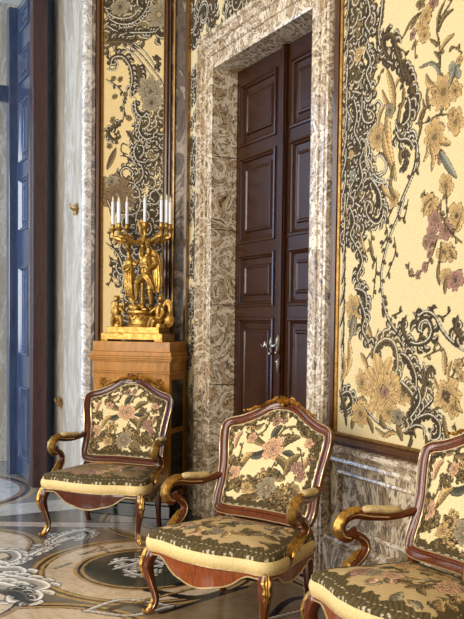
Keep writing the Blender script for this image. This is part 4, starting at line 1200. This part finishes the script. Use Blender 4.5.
def draw_seat(seed, dark):
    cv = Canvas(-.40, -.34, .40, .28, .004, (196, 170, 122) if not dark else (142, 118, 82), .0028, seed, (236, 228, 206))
    R = cv.R
    for k in range(46):
        p = (R.uniform(-.28, .28), R.uniform(-.22, .2))
        a = R.uniform(0, 6.28)
        q = R.uniform(.04, .09)
        cv.leaf(p, (p[0] + q * cos(a), p[1] + q * sin(a)), R.uniform(.025, .05), R.choice('qqtogqrs'))
    for k in range(8):
        p = (R.uniform(-.24, .24), R.uniform(-.18, .18))
        cv.twig([p, (p[0] + R.uniform(-.08, .08), p[1] + .05), (p[0] + R.uniform(-.12, .12), p[1] + R.uniform(-.1, .1))], .007, .005, 'q')
    for k in range(11):
        cv.flower((R.uniform(-.25, .25), R.uniform(-.2, .18)), R.uniform(.028, .055), R.choice((5, 6)), R.choice('rrptg'), R.choice('rpt'))
    gx, gy = np.meshgrid(cv.X, cv.Y)
    best = np.full(gx.shape, 9.0)
    L = np.zeros(gx.shape)
    cum = 0
    for i in range(NPL):
        a, b = PLAN[i], PLAN[(i + 1) % NPL]
        d = b - a
        q = d @ d + 1e-12
        t = np.clip(((gx - a[0]) * d[0] + (gy - a[1]) * d[1]) / q, 0, 1)
        ds = np.hypot(gx - a[0] - t * d[0], gy - a[1] - t * d[1])
        k = ds < best
        best[k] = ds[k]
        L[k] = (cum + t * sqrt(q))[k]
        cum += sqrt(q)
    wd = .058 + .014 * np.sin(L * 42) + .008 * np.sin(L * 110)
    bm_ = best < wd
    k = 1 + .16 * np.sin(L * 240 + best * 200) + .1 * np.sin(gx * 300) * np.sin(gy * 280)
    cv.col[bm_] = np.clip(np.array([88, 75, 46.]) * k[..., None], 0, 255)[bm_]
    cv.col[(best >= wd) & (best < wd + .003)] = np.array([70, 60, 42.])
    wh = (best > .012 + .004 * np.sin(L * 60)) & (best < .0165 + .004 * np.sin(L * 60)) & (np.sin(L * 210) > .1)
    cv.col[wh] = np.array([206, 194, 166.])
    return cv

def cushion(cv, parent, name='seat'):
    K_ = 84
    rings = []
    for i in range(K_ + 1):
        f = i / K_
        k = 1.0 - f
        e = plan_off(.012)
        if f < .12:
            q = f / .12
            off = .012 + .006 * sin(q * pi / 2 * 1.0) - .018 * q * q
            z = .400 + .030 * q
            ring = [(p[0], p[1], z) for p in plan_off(off)]
        else:
            q = (f - .12) / .88
            e = plan_off(0)
            s = 1 - q * .985
            z = .430 + .042 * (1 - (1 - q) ** 2.4)
            ring = [(PC0[0] + (p[0] - PC0[0]) * s, PC0[1] + (p[1] - PC0[1]) * s, z) for p in e]
        rings.append(ring)
    V = np.array([p for r in rings for p in r])
    n = NPL
    F = []
    for i in range(K_):
        for j in range(n):
            F.append((i * n + j, i * n + (j + 1) % n, (i + 1) * n + (j + 1) % n, (i + 1) * n + j))
    F.append(tuple(range(K_ * n, K_ * n + n)))
    me = D.meshes.new(name)
    me.from_pydata(V.tolist(), [], F)
    ii, jj = cv.sample(V[:, 0], V[:, 1])
    lc = cv.lincol()[jj, ii]
    setcol(me, lc)
    me.polygons.foreach_set('use_smooth', [True] * len(me.polygons))
    me.materials.append(M['tapestry'])
    bm = bmesh.new(); bm.from_mesh(me); bmesh.ops.recalc_face_normals(bm, faces=bm.faces); bm.to_mesh(me); bm.free()
    o = D.objects.new(name, me)
    COL.objects.link(o)
    o.parent = parent
    return o

def back_cushion(cv, parent):
    K_ = 84
    V = []
    base = back_off(-.045)
    for i in range(K_ + 1):
        f = i / K_
        s = 1 - f * .985
        d = .012 + .030 * (1 - (1 - min(1, f * 1.6)) ** 2.2)
        for p in base:
            q = BCEN + (p - BCEN) * s
            V.append(tuple(q) + back_pt(q[0], q[1], d if i else .0))
    V = np.array(V)
    n = NB_
    F = [(i * n + j, i * n + (j + 1) % n, (i + 1) * n + (j + 1) % n, (i + 1) * n + j) for i in range(K_) for j in range(n)]
    F.append(tuple(range(K_ * n, K_ * n + n)))
    me = D.meshes.new('backrest')
    me.from_pydata(V[:, 2:].tolist(), [], F)
    ii, jj = cv.sample(V[:, 0], V[:, 1])
    setcol(me, cv.lincol()[jj, ii])
    me.polygons.foreach_set('use_smooth', [True] * len(me.polygons))
    me.materials.append(M['tapestry'])
    bm = bmesh.new(); bm.from_mesh(me); bmesh.ops.recalc_face_normals(bm, faces=bm.faces); bm.to_mesh(me); bm.free()
    o = D.objects.new('backrest', me)
    COL.objects.link(o)
    o.parent = parent
    # outside of the back, cream silk
    m = MB()
    vs = [back_pt(p[0], p[1], -.016) for p in base]
    vs2 = [back_pt(*(BCEN + (p - BCEN) * .5), -.022) for p in base]
    m.rings([vs, vs2])
    m.build('back_lining', M['cream'], parent)
    return o

def armchair(label, loc, rz, wd, seed, dark):
    t = empty('armchair', label, 'armchair', (loc[0], loc[1], 0), rz, 'carved tapestry armchairs')
    ch = M[wd]
    # --- seat rail
    m = MB()
    n = NPL
    rings = []
    for e, top in ((.004, 1), (.012, .6), (.010, 0), (-.022, 0), (-.022, 1)):
        pl = plan_off(e)
        r = []
        for p, q in zip(pl, PLAN):
            zb = rail_bottom(q[0], q[1])
            z = zb + (.345 - zb) * top
            r.append((p[0], p[1], z))
        rings.append(r)
    m.rings(rings, closed=True)
    m.build('seat_rail', M['veneer'] if wd == 'chair' else ch, t)
    m = MB()
    pl = plan_off(.012)
    sweep(m, [(p[0], p[1], rail_bottom(q[0], q[1]) + .002) for p, q in list(zip(pl, PLAN))[::7]], .0042, 6, 2, True)
    m.build('rail_bead', M['pale'], t)['label'] = 'pale gilt bead with edge highlight along the shaped rail'
    # --- cream silk side of the cushion
    m = MB()
    m.rings([[(p[0], p[1], z) for p in plan_off(e)] for e, z in ((-.02, .338), (.008, .338), (.020, .352), (.024, .372), (.020, .392), (.012, .402), (-.02, .404))], cap=False)
    m.build('seat_border', M['cream'], t)['label'] = 'plain cream silk side of the seat'
    m = MB()
    pl = plan_off(.016)
    sweep(m, [(p[0], p[1], .341) for p in pl[::7]], .005, 6, 2, True)
    m.build('braid', M['pale'], t)
    cushion(draw_seat(seed, dark), t)
    # --- legs
    for sx in (-1, 1):
        m = MB()
        path = [(sx * .325, -.222, .345), (sx * .352, -.252, .318), (sx * .366, -.268, .262), (sx * .357, -.258, .190), (sx * .341, -.242, .118), (sx * .336, -.236, .070), (sx * .346, -.246, .034), (sx * .362, -.262, .014)]
        sweep(m, path, [.032, .035, .031, .023, .0175, .0155, .016, .013], 12, 6, square=.6, up=(0, 1, 0))
        lg = m.build('leg', ch, t)
        m = MB()
        dg = np.array([sx * .7, -.7, 0])
        o_ = lambda p, k: tuple(np.array(p) + dg * k)
        leaf3(m, [o_((sx * .335, -.235, .352), .030), o_(path[1], .034), o_(path[2], .031), o_((sx * .362, -.264, .225), .027), o_(path[3], .020)], [.018, .030, .022, .016, .003], dg + np.array([0, 0, .1]), .005, 7, 5, .4, .008)
        m.build('knee_mount', M['gilt'], lg)['label'] = 'gilt leaf mount on the knee'
        m = MB()
        leaf3(m, [o_((sx * .336, -.236, .085), .012), o_((sx * .341, -.241, .05), .016), o_((sx * .354, -.254, .022), .014), o_((sx * .366, -.266, .012), .012)], [.006, .016, .018, .010], dg + np.array([0, 0, .4]), .004, 6, 3, .3, .006)
        sweep(m, [(sx * .343, -.243, .030), (sx * .358, -.258, .014), (sx * .378, -.278, .015), (sx * .380, -.280, .028)], [.017, .0135, .011, .006], 8, 5)
        m.build('foot_mount', M['gilt'], lg)['label'] = 'gilt scrolled foot'
        m = MB()
        for off in (-1, 1):
            sweep(m, [tuple(np.array(p) + np.array([sx * off * .7, off * .7, 0]) * r * 1.0) for p, r in zip(path[1:7], (.034, .031, .023, .0175, .0155, .015))], .003, 5, 5)
        m.build('leg_bead', M['pale'], lg)
        m = MB()
        sweep(m, [(sx * .280, .225, .44), (sx * .284, .228, .34), (sx * .290, .222, .25), (sx * .290, .232, .14), (sx * .286, .252, .05), (sx * .286, .268, .008)], [(.024, .026), (.030, .030), (.027, .027), (.020, .020), (.017, .017), (.018, .018)], 10, 6, square=.7, up=(0, 1, 0))
        m.build('leg', ch, t)
    # --- back frame
    m = MB()
    n = NB_
    seq = [(-.048, .0), (-.048, .012), (-.040, .021), (-.032, .022), (-.026, .015), (-.010, .016), (-.002, .020), (.004, .006), (.0, -.022), (-.034, -.024)]
    offs = {e: back_off(e) for e, _ in seq}
    m.rings([[back_pt(p[0], p[1], d) for p in offs[e]] for e, d in seq], closed=True)
    m.build('back_frame', ch, t)
    m = MB()
    for e, d in ((-.047, .014), (.001, .016)):
        q = back_off(e)
        sweep(m, [back_pt(p[0], p[1], d) for p in q[::8]], .0034, 6, 2, True)
    m.build('back_bead', M['pale'], t)['label'] = 'pale gilt bead with edge highlight round the back'
    for sx in (-1, 1):
        m = MB()
        sweep(m, [back_pt(sx * .298, .10, -.006), back_pt(sx * .292, .03, -.004), (sx * .276, .226, .455), (sx * .292, .224, .405), (sx * .30, .222, .345)], [(.020, .018), (.026, .020), (.022, .020), (.028, .022), (.030, .022)], 10, 6, square=.7, up=(0, 1, 0))
        m.build('back_stile', ch, t)
    # carved crest
    m = MB()
    def cb(u, v, d=.026):
        return back_pt(u, v, d)
    nb = (0, -1, .25)
    for sx in (-1, 1):
        leaf3(m, [cb(sx * .008, .590), cb(sx * .05, .602, .03), cb(sx * .10, .588), cb(sx * .14, .560)], [.006, .016, .013, .004], nb, .004, 7, 4, .4, .007)
        leaf3(m, [cb(sx * .12, .566), cb(sx * .165, .558, .03), cb(sx * .205, .540), cb(sx * .235, .545)], [.004, .012, .010, .003], nb, .004, 7, 4, .4, .006)
        leaf3(m, [cb(sx * .015, .585), cb(sx * .03, .60, .034), cb(sx * .045, .622, .02), cb(sx * .03, .630, .02)], [.010, .012, .008, .003], nb, .004, 6, 3, .3, .006)
        for k in range(3):
            q = cb(sx * (.19 + .02 * k), .545 - .004 * k, .03)
            m.ball(q, .0085, 8, 6)
        sweep(m, [cb(sx * .075, .600, .02), cb(sx * .055, .618, .024), cb(sx * .038, .612, .026), cb(sx * .05, .602, .028)], [.006, .007, .006, .004], 7, 5)
    for k in range(5):
        a = (k - 2) * .45
        leaf3(m, [cb(0, .585, .03), cb(.022 * sin(a), .585 + .022 * cos(a), .036), cb(.040 * sin(a), .585 + .040 * cos(a), .028)], [.004, .009, .005], nb, .004, 5, 1, .1, .006)
    m.ball(cb(0, .580, .032), .012)
    m.build('crest_carving', M['gilt'], t)['label'] = 'gilt carved leaves and shell on the crest'
    m = MB()
    for sx in (-1, 1):
        leaf3(m, [cb(sx * .015, .018), cb(sx * .05, .022, .03), cb(sx * .09, .014)], [.008, .013, .003], nb, .004, 6, 3, .35, .006)
    # --- arms
    for sx in (-1, 1):
        X = lambda v: sx * v
        m = MB()
        arm = [(X(.322), .275, .655), (X(.332), .215, .640), (X(.352), .13, .632), (X(.374), .045, .640), (X(.386), -.022, .652), (X(.392), -.074, .636), (X(.394), -.098, .598), (X(.392), -.084, .560), (X(.390), -.052, .548), (X(.389), -.030, .566), (X(.389), -.038, .586)]
        ar = [(.017, .024), (.017, .020), (.019, .018), (.022, .019), (.024, .021), (.026, .022), (.026, .021), (.025, .018), (.024, .015), (.023, .012), (.023, .009)]
        sweep(m, arm, ar, 12, 6, up=(0, 0, 1) if 0 else (1, 0, 0), square=.3)
        a_o = m.build('arm', ch, t)
        m = MB()
        sweep(m, [(X(.338), .205, .652), (X(.344), .18, .660), (X(.356), .125, .662), (X(.367), .07, .668), (X(.374), .035, .670), (X(.379), .01, .660)], [(.010, .012), (.016, .026), (.018, .031), (.018, .031), (.016, .027), (.010, .012)], 12, 6, up=(1, 0, 0))
        ap = m.build('arm_pad', M['padcloth'], a_o)
        ap['label'] = 'padded silk arm rest'
        # gilt leaf over the scroll
        m = MB()
        def out(p, k, c=(-.115, .600)):
            d = np.array([p[1] - c[0], p[2] - c[1]])
            d = d / (np.linalg.norm(d) + 1e-9)
            return (p[0], p[1] + d[0] * k, p[2] + d[1] * k)
        pl_ = [(X(.380), .019, .668), (X(.386), -.026, .676), (X(.392), -.084, .660), (X(.394), -.122, .612), (X(.393), -.114, .566), (X(.391), -.076, .536)]
        S_ = spline([p + (w,) for p, w in zip(pl_, (.008, .026, .036, .036, .030, .010))], 5)
        rows_ = []
        for i, s_ in enumerate(S_):
            c_ = s_[:3]
            d = np.array([0, c_[1] + .051, c_[2] - .60]); d /= np.linalg.norm(d) + 1e-9
            w = s_[3] * (1 - .28 * abs(cos(pi * 5 * i / (len(S_) - 1))))
            rows_.append([c_ + np.array([q * w, 0, 0]) + d * h for q, h in ((-1, -.014), (-.7, -.001), (-.3, .003), (0, .010), (.3, .003), (.7, -.001), (1, -.014), (.5, -.008), (-.5, -.008))])
        m.rings(rows_)
        m.build('scroll_leaf', M['gilt'], a_o)['label'] = 'gilt leaf over the arm scroll'
        m = MB()
        sup = [(X(.389), -.046, .560), (X(.389), -.006, .552), (X(.387), .030, .528), (X(.382), .040, .492), (X(.376), .010, .455), (X(.372), -.040, .425), (X(.365), -.078, .385), (X(.356), -.085, .345)]
        sweep(m, sup, [(.018, .010), (.020, .016), (.021, .019), (.021, .019), (.022, .020), (.024, .022), (.026, .024), (.026, .022)], 12, 6, up=(1, 0, 0), square=.3)
        s_o = m.build('arm_support', ch, t)
        m = MB()
        pp = [(X(.383), .006, .486), (X(.379), -.032, .462), (X(.377), -.075, .432), (X(.376), -.108, .398)]
        leaf3(m, pp, [.005, .020, .028, .014], (0, -.8, .6), .004, 7, 4, .38, .010)
        leaf3(m, [(p[0] + sx * .022, p[1] + .014, p[2] - .006) for p in pp], [.004, .018, .022, .008], (sx * 1.0, -.3, .2), .003, 7, 4, .4, .006)
        m.build('support_leaf', M['gilt'], s_o)['label'] = 'gilt leaf at the foot of the arm support'
        m = MB()
        for e in (-1, 1):
            sweep(m, [(p[0] + e * .0185, p[1], p[2]) for p in arm[2:9]], .0032, 5, 5)
            sweep(m, [(p[0] + e * .020, p[1], p[2]) for p in sup[1:6]], .0032, 5, 5)
        m.build('arm_bead', M['pale'], a_o)
    back_cushion(draw_back(seed + 50, dark), t)
    return t

M['padcloth'] = plain('arm_pad_silk', (222, 198, 142), .5, 0, 30, (176, 152, 104), .2)
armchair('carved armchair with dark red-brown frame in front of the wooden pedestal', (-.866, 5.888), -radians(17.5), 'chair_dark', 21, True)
armchair('carved armchair with gilt mounts and cream tapestry in front of the double door', (.035, 4.225), -radians(37), 'chair', 22, False)
armchair('carved armchair cut off by the right edge, below the large silk wall panel', (.762, 3.375), -radians(61), 'chair', 23, False)
